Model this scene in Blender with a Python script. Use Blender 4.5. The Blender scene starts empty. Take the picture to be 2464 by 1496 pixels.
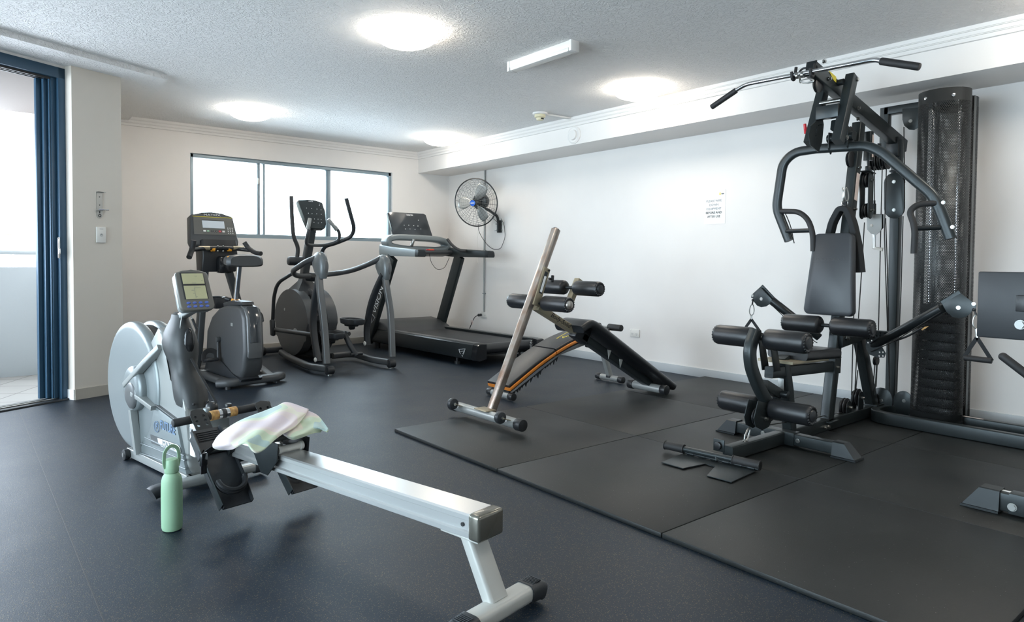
import bpy, bmesh, math, random
from mathutils import Vector, Matrix
from math import sin, cos, pi, radians, atan2, hypot
random.seed(7)
V = Vector
scene = bpy.context.scene
C = scene.collection

# ---------------------------------------------------------------- camera
FPX, YAW, PITCH, ROLL = 1619.47, radians(38.21), radians(-1.76), radians(.442)
CX, CY, CAM_H = 1173.7, 679.2, 1.02
fw = V((sin(YAW)*cos(PITCH), cos(YAW)*cos(PITCH), sin(PITCH)))
rt = V((cos(YAW), -sin(YAW), 0)); up = rt.cross(fw)
rt, up = cos(ROLL)*rt + sin(ROLL)*up, -sin(ROLL)*rt + cos(ROLL)*up
CAM = V((0, 0, CAM_H))
cd = bpy.data.cameras.new('camera'); cam = bpy.data.objects.new('camera', cd); C.objects.link(cam)
m = Matrix((rt, up, -fw)).transposed().to_4x4(); m.translation = CAM; cam.matrix_world = m
cd.sensor_width = 36; cd.lens = FPX/2464*36
cd.shift_x = (1232-CX)/2464; cd.shift_y = (CY-748)/2464
cd.clip_start = .05; cd.clip_end = 500
scene.camera = cam

# ---------------------------------------------------------------- light and exposure
scene.view_settings.view_transform = 'Standard'; scene.view_settings.look = 'None'
scene.view_settings.gamma = 1; scene.view_settings.use_curve_mapping = False
scene.view_settings.exposure = EXPO = 1.52
w = bpy.data.worlds.new('sky'); scene.world = w; w.use_nodes = True
bg = w.node_tree.nodes['Background']; bg.inputs[0].default_value = (.77, .88, 1, 1); bg.inputs[1].default_value = 5.6
scene.cycles.use_denoising = True
scene.cycles.max_bounces = 10; scene.cycles.diffuse_bounces = 6
scene.cycles.transparent_max_bounces = 16
scene.cycles.sample_clamp_indirect = 8
def portal(name, loc, rot, sx, sy):
    l = bpy.data.lights.new(name, 'AREA'); l.shape = 'RECTANGLE'; l.size = sx; l.size_y = sy
    l.cycles.is_portal = True
    o = bpy.data.objects.new(name, l); C.objects.link(o); o.location = loc; o.rotation_euler = rot
    return o
# door wall runs in this direction; everything about it derives from it
DD = V((.892, .452, 0)); DN = V((-DD.y, DD.x, 0)); DB = V((.613, 5.697, 0))     # along, outward, jamb corner
DANG = atan2(DD.y, DD.x)
portal('sky_portal_window', (3.14, 7.62, 1.70), (radians(-90), 0, 0), 2.44, .9)
dc = DB - DD*1.62 + DN*.12
portal('sky_portal_left', (-3.12, 2.0, 1.13), (radians(-90), 0, radians(90)), 3.2, 2.2)
portal('sky_portal_door', (dc.x, dc.y, 1.2), (radians(-90), 0, DANG), 3.2, 2.4)

# ---------------------------------------------------------------- pixel -> point helpers
def ray(x, y): return fw + rt*((x-CX)/FPX) - up*((y-CY)/FPX)
def wx(x, y, X): d = ray(x, y); return CAM + d*(X/d.x)
def wy(x, y, Y): d = ray(x, y); return CAM + d*(Y/d.y)
def wz(x, y, Z=0): d = ray(x, y); return CAM + d*((Z-CAM_H)/d.z)
class Frame:
    def __init__(s, x, y, deg, z=0):
        a = radians(deg); s.a = a; s.O = V((x, y, z)); s.ex = V((cos(a), sin(a), 0)); s.ey = V((-sin(a), cos(a), 0))
    def loc(s, W): d = W - s.O; return V((d@s.ex, d@s.ey, d.z)) if False else V((d.dot(s.ex), d.dot(s.ey), d.z))
    def v(s, x, y, v=0): d = ray(x, y); t = (v-(CAM-s.O).dot(s.ex))/d.dot(s.ex); return s.loc(CAM+d*t)
    def u(s, x, y, u=0): d = ray(x, y); t = (u-(CAM-s.O).dot(s.ey))/d.dot(s.ey); return s.loc(CAM+d*t)
    def z(s, x, y, z=0): return s.loc(wz(x, y, z))

# ---------------------------------------------------------------- scene graph helpers
def tag(o, label=None, cat=None, group=None, kind=None):
    if label: o['label'] = label
    if cat: o['category'] = cat
    if group: o['group'] = group
    if kind: o['kind'] = kind
    return o
def thing(name, label, cat, loc=(0, 0, 0), rotz=0, group=None):
    o = bpy.data.objects.new(name, None); C.objects.link(o); o.empty_display_size = .1
    o.location = loc; o.rotation_euler = (0, 0, rotz)
    return tag(o, label, cat, group)
def rp(pts, r, n=6):
    "round the corners of a polyline"
    P = [V(p) for p in pts]; out = [P[0]]
    for i in range(1, len(P)-1):
        a, b, c = P[i-1], P[i], P[i+1]
        rr = r[i] if isinstance(r, (list, tuple)) else r
        d1 = (a-b); d2 = (c-b); k = min(rr, d1.length*.48, d2.length*.48)
        p1 = b + d1.normalized()*k; p2 = b + d2.normalized()*k
        for j in range(n+1):
            t = j/n; out.append(p1*(1-t)**2 + b*2*t*(1-t) + p2*t*t)
    out.append(P[-1]); return out
def basis(d, hint=None):
    d = d.normalized(); h = V(hint) if hint else (V((0, 0, 1)) if abs(d.z) < .95 else V((0, 1, 0)))
    s = d.cross(h)
    if s.length < 1e-4: s = d.cross(V((1, 0, 0)))
    s.normalize(); n = s.cross(d); return s, n
def circ(r, n=16, sy=1): return [(r*cos(2*pi*i/n), r*sy*sin(2*pi*i/n)) for i in range(n)]
def rrect(w, h, c=.006, n=3):
    out = []
    for sx, sy, a0 in ((1, 1, 0), (-1, 1, 90), (-1, -1, 180), (1, -1, 270)):
        for j in range(n+1):
            a = radians(a0+90*j/n); out.append((sx*(w/2-c)+c*cos(a), sy*(h/2-c)+c*sin(a)))
    return out
class MB:
    def __init__(s, *mats): s.bm = bmesh.new(); s.mats = list(mats); s.M = Matrix.Identity(4)
    def _f(s, vs, mi=0):
        try: f = s.bm.faces.new(vs); f.material_index = mi; return f
        except ValueError: return None
    def box(s, c, size, ex=None, ey=None, bev=0, seg=2, mi=0, rot=None):
        c = V(c); hx, hy, hz = [k/2 for k in size]
        R = Matrix.Identity(3)
        if rot: 
            from mathutils import Euler
            R = Euler([radians(k) for k in rot]).to_matrix()
        elif ex:
            X = V(ex).normalized(); Y = V(ey); Y = (Y - X*Y.dot(X)).normalized(); R = Matrix((X, Y, X.cross(Y))).transposed()
        vs = [s.bm.verts.new(c + R@V((x*hx, y*hy, z*hz))) for x in(-1, 1) for y in(-1, 1) for z in(-1, 1)]
        F = [s._f([vs[i] for i in q], mi) for q in((0, 1, 3, 2), (4, 6, 7, 5), (0, 4, 5, 1), (2, 3, 7, 6), (0, 2, 6, 4), (1, 5, 7, 3))]
        if bev: bmesh.ops.bevel(s.bm, geom=list({e for f in F for e in f.edges}), offset=min(bev, min(size)*.49), segments=seg, profile=.5, affect='EDGES', material=mi)
        return s
    def rings(s, rings, cap=True, mi=0, closed=False):
        R = [[s.bm.verts.new(p) for p in r] for r in rings]; n = len(R[0])
        rng = len(R) if closed else len(R)-1
        for i in range(rng):
            A, B = R[i], R[(i+1) % len(R)]
            for j in range(n): s._f([A[j], A[(j+1) % n], B[(j+1) % n], B[j]], mi)
        if cap and not closed: s._f(R[0][::-1], mi); s._f(R[-1], mi)
        return s
    def sweep(s, pts, sect, hint=None, mi=0, closed=False, scale=None):
        P = [V(p) for p in pts]; n = len(P); rings = []; sd = None
        for i in range(n):
            if closed: t = (P[(i+1) % n]-P[i-1])
            elif i == 0: t = P[1]-P[0]
            elif i == n-1: t = P[-1]-P[-2]
            else:
                t = (P[i+1]-P[i]).normalized()+(P[i]-P[i-1]).normalized()
            t.normalize()
            if hint is not None or sd is None: a, b = basis(t, hint)
            else: a = (sd - t*sd.dot(t)).normalized(); b = a.cross(t)
            sd = a
            k = scale[i] if scale else 1
            f = 1
            if not closed and 0 < i < n-1:
                cs = (P[i+1]-P[i]).normalized().dot(t); f = 1/max(cs, .5)
            rings.append([P[i] + a*(x*k) + b*(y*k) for x, y in sect] if f < 1.02 else [P[i] + a*(x*k*1) + b*(y*k*1) for x, y in sect])
        return s.rings(rings, True, mi, closed)
    def tube(s, pts, r, fil=0, n=14, mi=0, hint=None, closed=False, scale=None):
        if fil: pts = rp(pts, fil)
        return s.sweep(pts, circ(r, n), hint, mi, closed, scale)
    def bar(s, pts, w, h, fil=0, hint=None, mi=0, c=.005, nf=6):
        if fil: pts = rp(pts, fil, nf)
        return s.sweep(pts, rrect(w, h, c), hint, mi)
    def cyl(s, a, b, r, r2=None, n=24, bev=0, mi=0):
        a, b = V(a), V(b); d = b-a; L = d.length; r2 = r if r2 is None else r2
        if bev: prof = [(0, r-bev), (bev*.3, r-bev*.3), (bev, r), (L-bev, r2), (L-bev*.3, r2-bev*.3), (L, r2-bev)]
        else: prof = [(0, r), (L, r2)]
        return s.lathe(a, d, prof, n, mi)
    def lathe(s, o, d, prof, n=28, mi=0, cap=True, hint=None, sy=1):
        o = V(o); d = V(d).normalized(); a, b = basis(d, hint)
        return s.rings([[o + d*h + a*(r*cos(2*pi*i/n)) + b*(r*sy*sin(2*pi*i/n)) for i in range(n)] for h, r in prof], cap, mi)
    def sph(s, c, r, sc=(1, 1, 1), n=20, mi=0, ex=None, ey=None):
        c = V(c)
        R = Matrix.Identity(3)
        if ex: X = V(ex).normalized(); Y = V(ey); Y = (Y-X*Y.dot(X)).normalized(); R = Matrix((X, Y, X.cross(Y))).transposed()
        g = bmesh.ops.create_uvsphere(s.bm, u_segments=n, v_segments=max(8, n//2), radius=r)
        for v in g['verts']: v.co = c + R@V((v.co.x*sc[0], v.co.y*sc[1], v.co.z*sc[2]))
        for f in {f for v in g['verts'] for f in v.link_faces}: f.material_index = mi
        return s
    def prism(s, pts, off, bev=0, seg=2, mi=0):
        "extrude a planar polygon (3D points) by vector off"
        off = V(off); A = [s.bm.verts.new(V(p)) for p in pts]; B = [s.bm.verts.new(V(p)+off) for p in pts]; n = len(A)
        F = [s._f(A[::-1], mi), s._f(B, mi)] + [s._f([A[i], A[(i+1) % n], B[(i+1) % n], B[i]], mi) for i in range(n)]
        F = [f for f in F if f]
        if bev: 
            es = list({e for f in F[:2] for e in f.edges})
            bmesh.ops.bevel(s.bm, geom=es, offset=bev, segments=seg, profile=.5, affect='EDGES', material=mi)
        return s
    def torus(s, c, ax, R, r, n=40, m=10, mi=0, sy=1, a0=0, a1=360, hint=None):
        c = V(c); a, b = basis(V(ax), hint)
        full = abs(a1-a0) >= 360
        N = n if full else n+1
        pts = [c + a*(R*cos(radians(a0+(a1-a0)*i/n))) + b*(R*sy*sin(radians(a0+(a1-a0)*i/n))) for i in range(N)]
        return s.sweep(pts, circ(r, m), tuple(V(ax).normalized()), mi, full)
    def done(s, name, parent=None, ang=38, label=None, smooth=True):
        bmesh.ops.recalc_face_normals(s.bm, faces=s.bm.faces)
        for f in s.bm.faces: f.smooth = smooth
        for e in s.bm.edges: e.smooth = (len(e.link_faces) != 2) or e.calc_face_angle(0) < radians(ang)
        me = bpy.data.meshes.new(name); s.bm.to_mesh(me); s.bm.free()
        for mt in s.mats: me.materials.append(mt)
        o = bpy.data.objects.new(name, me); C.objects.link(o)
        if parent: o.parent = parent
        if label: o['label'] = label
        return o
def text(name, s, size, origin, xdir, ydir, mat, parent=None, ext=.0006, align='CENTER', sx=1, bold=0, shear=0):
    cu = bpy.data.curves.new(name, 'FONT'); cu.body = s; cu.size = size; cu.align_x = align; cu.align_y = 'CENTER'
    cu.extrude = ext; cu.offset = bold; cu.shear = shear; cu.materials.append(mat); cu.resolution_u = 3
    tmp = bpy.data.objects.new(name+'_curve', cu); C.objects.link(tmp); bpy.context.view_layer.update()
    me = bpy.data.meshes.new_from_object(tmp.evaluated_get(bpy.context.evaluated_depsgraph_get())); me.name = name
    bpy.data.objects.remove(tmp); bpy.data.curves.remove(cu)
    o = bpy.data.objects.new(name, me); C.objects.link(o)
    X = V(xdir).normalized(); Y = V(ydir); Y = (Y-X*Y.dot(X)).normalized(); Z = X.cross(Y)
    m = Matrix((X*sx, Y, Z)).transposed().to_4x4(); m.translation = V(origin)
    if parent: o.parent = parent
    o.matrix_local = m
    return o

# ---------------------------------------------------------------- materials
def mat(name, col, rough=.5, metal=0, bump=0, bscale=200, spec=.5, var=0, vscale=6, coat=0, col2=None):
    m = bpy.data.materials.new(name); m.use_nodes = True; nt = m.node_tree; p = nt.nodes['Principled BSDF']
    p.inputs['Base Color'].default_value = (*col, 1); p.inputs['Roughness'].default_value = rough
    p.inputs['Metallic'].default_value = metal; p.inputs['Specular IOR Level'].default_value = spec
    p.inputs['Coat Weight'].default_value = coat
    tc = nt.nodes.new('ShaderNodeTexCoord')
    if var or col2:
        nz = nt.nodes.new('ShaderNodeTexNoise'); nz.inputs['Scale'].default_value = vscale; nz.inputs['Detail'].default_value = 5
        nt.links.new(tc.outputs['Object'], nz.inputs['Vector'])
        mx = nt.nodes.new('ShaderNodeMix'); mx.data_type = 'RGBA'
        c2 = col2 or tuple(min(1, k*(1+var)) for k in col); c1 = col if col2 else tuple(k*(1-var) for k in col)
        mx.inputs[6].default_value = (*c1, 1); mx.inputs[7].default_value = (*c2, 1)
        mr = nt.nodes.new('ShaderNodeMapRange'); mr.inputs[1].default_value = .35; mr.inputs[2].default_value = .65
        nt.links.new(nz.outputs[0], mr.inputs[0]); nt.links.new(mr.outputs[0], mx.inputs[0]); nt.links.new(mx.outputs[2], p.inputs['Base Color'])
    if bump:
        nb = nt.nodes.new('ShaderNodeTexNoise'); nb.inputs['Scale'].default_value = bscale; nb.inputs['Detail'].default_value = 3
        nt.links.new(tc.outputs['Object'], nb.inputs['Vector'])
        b = nt.nodes.new('ShaderNodeBump'); b.inputs['Strength'].default_value = bump; b.inputs['Distance'].default_value = .002
        nt.links.new(nb.outputs[0], b.inputs['Height']); nt.links.new(b.outputs[0], p.inputs['Normal'])
    return m
def emis(name, col, s):
    m = bpy.data.materials.new(name); m.use_nodes = True; p = m.node_tree.nodes['Principled BSDF']
    p.inputs['Base Color'].default_value = (.8, .8, .78, 1); p.inputs['Emission Color'].default_value = (*col, 1); p.inputs['Emission Strength'].default_value = s
    return m
M = {}
M['wall'] = mat('wall_paint', (.83, .805, .78), .75, var=.015, vscale=2, spec=.25, bump=.08, bscale=60)
M['pier'] = mat('pier_beige', (.70, .645, .57), .55, var=.015, vscale=2)  # darker, warmer base colour than the other walls
M['white'] = mat('white_trim_paint', (.80, .785, .765), .6, spec=.3)
M['plastic_w'] = mat('white_plastic', (.80, .79, .75), .35)
M['cream'] = mat('cream_plastic', (.72, .66, .45), .4)
M['black'] = mat('black_plastic', (.018, .019, .021), .38, bump=.1, bscale=400)
M['blackgloss'] = mat('gloss_black_plastic', (.012, .013, .015), .16)
M['rubber'] = mat('black_rubber_grip', (.02, .02, .021), .6, bump=.2, bscale=500)
M['vinyl'] = mat('black_vinyl', (.014, .015, .017), .3, bump=.25, bscale=700, spec=.55)
M['padgrey'] = mat('charcoal_vinyl_pad', (.038, .042, .048), .36, bump=.2, bscale=600)
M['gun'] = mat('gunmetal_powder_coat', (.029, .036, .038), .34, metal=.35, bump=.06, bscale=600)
M['gund'] = mat('dark_powder_coat', (.018, .022, .024), .35, metal=.3)
M['chrome'] = mat('polished_chrome', (.75, .76, .78), .1, metal=1)
M['steel'] = mat('zinc_steel', (.45, .45, .43), .28, metal=1)
M['alu'] = mat('brushed_aluminium_rail', (.70, .70, .69), .3, metal=.75)
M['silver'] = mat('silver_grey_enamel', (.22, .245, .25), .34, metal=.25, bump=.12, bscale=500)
M['silver2'] = mat('light_silver_enamel', (.34, .35, .34), .33, metal=.3)
M['capmetal'] = mat('satin_pewter_cap', (.22, .21, .18), .24, metal=.7)
M['silver3'] = mat('pale_silver_enamel', (.52, .52, .49), .36, metal=.15)
M['pewter'] = mat('pewter_plastic', (.115, .12, .122), .36, metal=.3)
M['char'] = mat('charcoal_plastic', (.066, .069, .072), .42, metal=.15, bump=.12, bscale=400)
M['chard'] = mat('dark_charcoal_plastic', (.026, .029, .033), .42, bump=.1, bscale=400)
M['tan'] = mat('champagne_enamel', (.34, .29, .20), .38, metal=.45)
M['rust'] = mat('worn_chrome', (.62, .59, .55), .27, metal=.85, col2=(.42, .29, .22), vscale=9)
M['cork'] = mat('worn_cork', (.62, .36, .12), .6, col2=(.34, .17, .06), vscale=60)
M['orange'] = mat('orange_vinyl', (.72, .23, .03), .4)
M['orangep'] = mat('orange_plastic', (.85, .36, .03), .4)
M['yellow'] = mat('yellow_print', (.80, .66, .05), .5)
M['red'] = mat('red_plastic', (.62, .02, .03), .35)
M['blue'] = mat('blue_badge', (.02, .13, .62), .35)
M['bluebtn'] = mat('blue_button', (.10, .16, .50), .4)
M['lcd'] = mat('lcd_screen', (.52, .50, .30), .3)
M['lcdw'] = mat('pale_lcd_screen', (.70, .74, .78), .15)
M['print_w'] = mat('white_print', (.78, .79, .8), .5)
M['print_g'] = mat('grey_print', (.16, .18, .2), .5)
M['print_b'] = mat('faded_blue_print', (.17, .25, .38), .5)
M['print_k'] = mat('black_print', (.02, .02, .02), .5)
M['midgrey'] = mat('mid_grey_plastic', (.15, .165, .17), .36, metal=.25)
M['taupe'] = mat('taupe_plastic', (.135, .130, .115), .42)
M['neck'] = mat('dark_moulded_housing', (.026, .028, .029), .48)
M['paper'] = mat('paper', (.88, .88, .87), .6)
M['label'] = mat('pink_faded_label', (.72, .60, .55), .5)
M['green'] = mat('mint_green_enamel', (.29, .46, .30), .5, bump=.08, bscale=900)
M['navy'] = mat('blue_powder_coated_aluminium', (.035, .085, .14), .34, metal=.2)
M['winframe'] = mat('glare_lightened_aluminium', (.27, .34, .38), .4, metal=.2)  # window glare is put into this lighter frame colour
M['lamp'] = emis('lit_opal_glass', (1, .92, .81), 9.5)
M['fabric'] = mat('black_webbing', (.016, .018, .02), .75, bump=.4, bscale=900)
M['belt'] = mat('running_belt_rubber', (.022, .024, .028), .5, bump=.2, bscale=500)
M['glossgrey'] = mat('smoked_panel', (.035, .04, .045), .12, coat=.4)
M['base'] = mat('tan_skirting', (.40, .37, .32), .45)
M['base2'] = mat('grey_skirting', (.50, .53, .55), .4)
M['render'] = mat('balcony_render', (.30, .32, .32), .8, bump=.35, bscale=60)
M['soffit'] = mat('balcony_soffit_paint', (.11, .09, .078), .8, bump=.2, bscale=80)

def glass(name, tint=(.93, .97, .97)):
    m = bpy.data.materials.new(name); m.use_nodes = True; nt = m.node_tree; nt.nodes.clear()
    o = nt.nodes.new('ShaderNodeOutputMaterial'); t = nt.nodes.new('ShaderNodeBsdfTransparent'); t.inputs[0].default_value = (*tint, 1)
    g = nt.nodes.new('ShaderNodeBsdfGlossy'); g.inputs[1].default_value = .02
    fr = nt.nodes.new('ShaderNodeFresnel'); fr.inputs[0].default_value = 1.45
    mx = nt.nodes.new('ShaderNodeMixShader'); nt.links.new(fr.outputs[0], mx.inputs[0]); nt.links.new(t.outputs[0], mx.inputs[1]); nt.links.new(g.outputs[0], mx.inputs[2]); nt.links.new(mx.outputs[0], o.inputs[0])
    return m
M['glass'] = glass('window_glass')
M['clear'] = glass('clear_acrylic', (.72, .86, .90))

def ceiling_mat():
    m = mat('trowelled_ceiling_texture', (.88, .865, .85), .85); nt = m.node_tree; p = nt.nodes['Principled BSDF']
    tc = nt.nodes.new('ShaderNodeTexCoord')
    n1 = nt.nodes.new('ShaderNodeTexNoise'); n1.inputs['Scale'].default_value = 24; n1.inputs['Detail'].default_value = 5; n1.inputs['Distortion'].default_value = 2.2
    mr = nt.nodes.new('ShaderNodeMath'); mr.operation = 'SUBTRACT'; mr.inputs[1].default_value = .4
    ab = nt.nodes.new('ShaderNodeMath'); ab.operation = 'ABSOLUTE'
    pw = nt.nodes.new('ShaderNodeMapRange'); pw.inputs[1].default_value = 0; pw.inputs[2].default_value = .14; pw.inputs[3].default_value = 1; pw.inputs[4].default_value = 0
    b = nt.nodes.new('ShaderNodeBump'); b.inputs['Strength'].default_value = .55; b.inputs['Distance'].default_value = .016
    nt.links.new(tc.outputs['Object'], n1.inputs['Vector']); nt.links.new(n1.outputs[0], mr.inputs[0]); nt.links.new(mr.outputs[0], ab.inputs[0])
    nt.links.new(ab.outputs[0], pw.inputs[0]); nt.links.new(pw.outputs[0], b.inputs['Height']); nt.links.new(b.outputs[0], p.inputs['Normal'])
    return m
M['ceil'] = ceiling_mat()
def rubber_mat(name, base, spk, rough, dens, big=3):
    m = mat(name, base, rough); nt = m.node_tree; p = nt.nodes['Principled BSDF']; L = nt.links.new
    tc = nt.nodes.new('ShaderNodeTexCoord'); geo = nt.nodes.new('ShaderNodeNewGeometry')
    vo = nt.nodes.new('ShaderNodeTexVoronoi'); vo.inputs['Scale'].default_value = 290; L(geo.outputs['Position'], vo.inputs['Vector'])
    sep = nt.nodes.new('ShaderNodeSeparateColor'); L(vo.outputs['Color'], sep.inputs[0])
    th = nt.nodes.new('ShaderNodeMath'); th.operation = 'GREATER_THAN'; th.inputs[1].default_value = 1-dens; L(sep.outputs[0], th.inputs[0])
    ds = nt.nodes.new('ShaderNodeMath'); ds.operation = 'LESS_THAN'; ds.inputs[1].default_value = .36; L(vo.outputs['Distance'], ds.inputs[0])
    mu = nt.nodes.new('ShaderNodeMath'); mu.operation = 'MULTIPLY'; L(th.outputs[0], mu.inputs[0]); L(ds.outputs[0], mu.inputs[1])
    nz = nt.nodes.new('ShaderNodeTexNoise'); nz.inputs['Scale'].default_value = big; nz.inputs['Detail'].default_value = 6; L(geo.outputs['Position'], nz.inputs['Vector'])
    mr = nt.nodes.new('ShaderNodeMapRange'); mr.inputs[1].default_value = .3; mr.inputs[2].default_value = .7; L(nz.outputs[0], mr.inputs[0])
    c0 = nt.nodes.new('ShaderNodeMix'); c0.data_type = 'RGBA'; c0.inputs[6].default_value = (*[k*.82 for k in base], 1); c0.inputs[7].default_value = (*[k*1.25 for k in base], 1); L(mr.outputs[0], c0.inputs[0])
    c1 = nt.nodes.new('ShaderNodeMix'); c1.data_type = 'RGBA'; c1.inputs[6].default_value = (*spk[0], 1); c1.inputs[7].default_value = (*spk[1], 1); L(sep.outputs[1], c1.inputs[0])
    c2 = nt.nodes.new('ShaderNodeMix'); c2.data_type = 'RGBA'; L(mu.outputs[0], c2.inputs[0]); L(c0.outputs[2], c2.inputs[6]); L(c1.outputs[2], c2.inputs[7]); L(c2.outputs[2], p.inputs['Base Color'])
    rr = nt.nodes.new('ShaderNodeMapRange'); rr.inputs[3].default_value = rough-.05; rr.inputs[4].default_value = rough+.08; L(nz.outputs[0], rr.inputs[0]); L(rr.outputs[0], p.inputs['Roughness'])
    nb = nt.nodes.new('ShaderNodeTexNoise'); nb.inputs['Scale'].default_value = 260; nb.inputs['Detail'].default_value = 2; L(geo.outputs['Position'], nb.inputs['Vector'])
    b = nt.nodes.new('ShaderNodeBump'); b.inputs['Strength'].default_value = .35; b.inputs['Distance'].default_value = .0015; L(nb.outputs[0], b.inputs['Height']); L(b.outputs[0], p.inputs['Normal'])
    return m
M['floor'] = rubber_mat('speckled_rubber_floor', (.0035, .0115, .0235), ((.17, .115, .05), (.085, .10, .065)), .47, .26)
M['floor'].node_tree.nodes['Principled BSDF'].inputs['Specular IOR Level'].default_value = .4
M['mat'] = rubber_mat('black_rubber_mat', (.0105, .0122, .0117), ((.16, .14, .13), (.2, .2, .2)), .5, .004)
def perf_mat():
    m = bpy.data.materials.new('perforated_steel'); m.use_nodes = True; nt = m.node_tree; L = nt.links.new
    p = nt.nodes['Principled BSDF']; p.inputs['Base Color'].default_value = (.05, .052, .052, 1); p.inputs['Roughness'].default_value = .42; p.inputs['Metallic'].default_value = .4
    uv = nt.nodes.new('ShaderNodeUVMap'); uv.uv_map = 'UVMap'
    sx = nt.nodes.new('ShaderNodeSeparateXYZ'); L(uv.outputs[0], sx.inputs[0])
    def mth(op, a, b=None, c=None):
        n = nt.nodes.new('ShaderNodeMath'); n.operation = op
        for i, k in enumerate((a, b)):
            if k is None: continue
            if isinstance(k, (int, float)): n.inputs[i].default_value = k
            else: L(k, n.inputs[i])
        return n.outputs[0]
    P = .0095
    def grid(ox, oy):
        a = mth('SUBTRACT', mth('FRACT', mth('ADD', mth('DIVIDE', sx.outputs[0], P), ox)), .5)
        b = mth('MULTIPLY', mth('SUBTRACT', mth('FRACT', mth('ADD', mth('DIVIDE', sx.outputs[1], P*1.732), oy)), .5), 1.732)
        return mth('LESS_THAN', mth('ADD', mth('MULTIPLY', a, a), mth('MULTIPLY', b, b)), .125)
    h = mth('MAXIMUM', grid(0, 0), grid(.5, .5))
    # solid band at the very top and bottom of the shroud
    zb = mth('MULTIPLY', mth('GREATER_THAN', sx.outputs[1], .05), mth('LESS_THAN', sx.outputs[1], 1.93))
    h = mth('MULTIPLY', h, zb)
    t = nt.nodes.new('ShaderNodeBsdfTransparent'); mx = nt.nodes.new('ShaderNodeMixShader')
    L(h, mx.inputs[0]); L(p.outputs[0], mx.inputs[1]); L(t.outputs[0], mx.inputs[2]); L(mx.outputs[0], nt.nodes['Material Output'].inputs[0])
    return m
M['perf'] = perf_mat()

# ---------------------------------------------------------------- the room
XR, YB, ZC, XB, ZB = 5.222, 7.5, 2.43, 4.735, 2.166        # right wall, back wall, ceiling, bulkhead face and underside
YF, XL = -1.7, -2.9
def struct(mb, name, parent=None):
    o = mb.done(name, parent)
    if not parent: o['kind'] = 'structure'
    return o
DE = DB - DD*3.3                                            # far end of the door opening
CF = V((.650, 5.632, 0)); CD = V((.93, .36, 0)).normalized(); CE = CF + CD*.36   # front face of the pier beside the door
b = MB(M['floor']); fp = [(XL, YF), (XR+.02, YF), (XR+.02, YB+.02), (CE.x-.3, YB+.02), (CE.x-.3, CE.y+.05), (DB.x-.01, DB.y+.01), (DE.x, DE.y), (XL, DE.y-.3)]
b.prism([(x, y, -.12) for x, y in fp], (0, 0, .12)); struct(b, 'floor')
b = MB(M['ceil'])
b.prism([(x, y, ZC) for x, y in fp], (0, 0, .15))
struct(b, 'ceiling')
# lowered slab edge along the door wall
s1 = wz(0, 84, 2.39); s2 = wz(402, 192, 2.39)
sd = (s2-s1).normalized(); s0 = s1 - sd*3.2
b = MB(M['ceil'], M['white'])
b.prism([(s0.x, s0.y, 2.39), (s2.x, s2.y, 2.39), (1.345, YB, 2.39), (CE.x-.3, YB, 2.39), (CE.x-.3, CE.y+.06, 2.39), (DB.x, DB.y+.03, 2.39), (DE.x-.2, DE.y, 2.39), (s0.x-.6, s0.y+.5, 2.39)], (0, 0, .06))
struct(b, 'trim_1')
b = MB(M['wall']); b.box((XR+.1, (YF+YB)/2, 1.22), (.2, YB-YF+.4, 2.6)); struct(b, 'wall_right')
# back wall with the window opening
WX0, WX1, WZ0, WZ1 = 1.925, 4.348, 1.262, 2.138
b = MB(M['wall'])
for x0, x1, z0, z1 in ((.4, WX0, -.1, 2.55), (WX1, XR+.2, -.1, 2.55), (WX0, WX1, -.1, WZ0), (WX0, WX1, WZ1, 2.55)):
    b.box(((x0+x1)/2, YB+.11, (z0+z1)/2), (x1-x0, .22, z1-z0))
struct(b, 'wall_back')
b = MB(M['wall']); b.box(((XL+XR)/2, YF-.1, 1.22), (XR-XL+.4, .2, 2.6)); struct(b, 'wall_front')
b = MB(M['wall'])
for y0_, y1_, z0_, z1_ in ((YF, .4, -.1, 2.55), (.4, 3.6, 2.25, 2.55), (3.6, DE.y, -.1, 2.55)): b.box((XL-.1, (y0_+y1_)/2, (z0_+z1_)/2), (.2, y1_-y0_, z1_-z0_))
q0 = DE; q1 = V((XL-.2, DE.y-.1, 0)); 
b.bar([(q0.x, q0.y, 1.22), (q1.x, q1.y, 1.22)], .12, 2.6)
struct(b, 'wall_left')
# pier to the right of the door, running back to the rear wall
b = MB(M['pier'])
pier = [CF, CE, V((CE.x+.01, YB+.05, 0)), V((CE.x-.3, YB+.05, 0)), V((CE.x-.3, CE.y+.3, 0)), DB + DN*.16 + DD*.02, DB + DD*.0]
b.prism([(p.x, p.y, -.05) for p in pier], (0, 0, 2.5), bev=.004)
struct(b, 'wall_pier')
# bulkhead
b = MB(M['wall']); b.box(((XB+XR)/2+.01, (YF+YB)/2, (ZB+ZC)/2+.01), (XR-XB+.02, YB-YF, ZC-ZB+.02), bev=.003); struct(b, 'trim_2')
# stepped cornices
def cornice(name, p0, p1, n):
    b = MB(M['white']); n = V(n); u_ = V((0, 0, 1)); p0 = V(p0); p1 = V(p1)
    prof = [(0, 0), (.034, 0), (.034, -.024), (.030, -.026), (.030, -.030), (.024, -.032), (.024, -.054), (.020, -.056), (.020, -.060), (.014, -.062), (.014, -.084), (.010, -.087), (0, -.087)]
    b.rings([[p + n*a + u_*c for a, c in prof] for p in (p0, p1)]); struct(b, name)
cornice('trim_3', (CE.x, YB, ZC), (XB, YB, ZC), (0, -1, 0))
cornice('trim_4', (XB, YB, ZC), (XB, YF, ZC), (-1, 0, 0))
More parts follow.
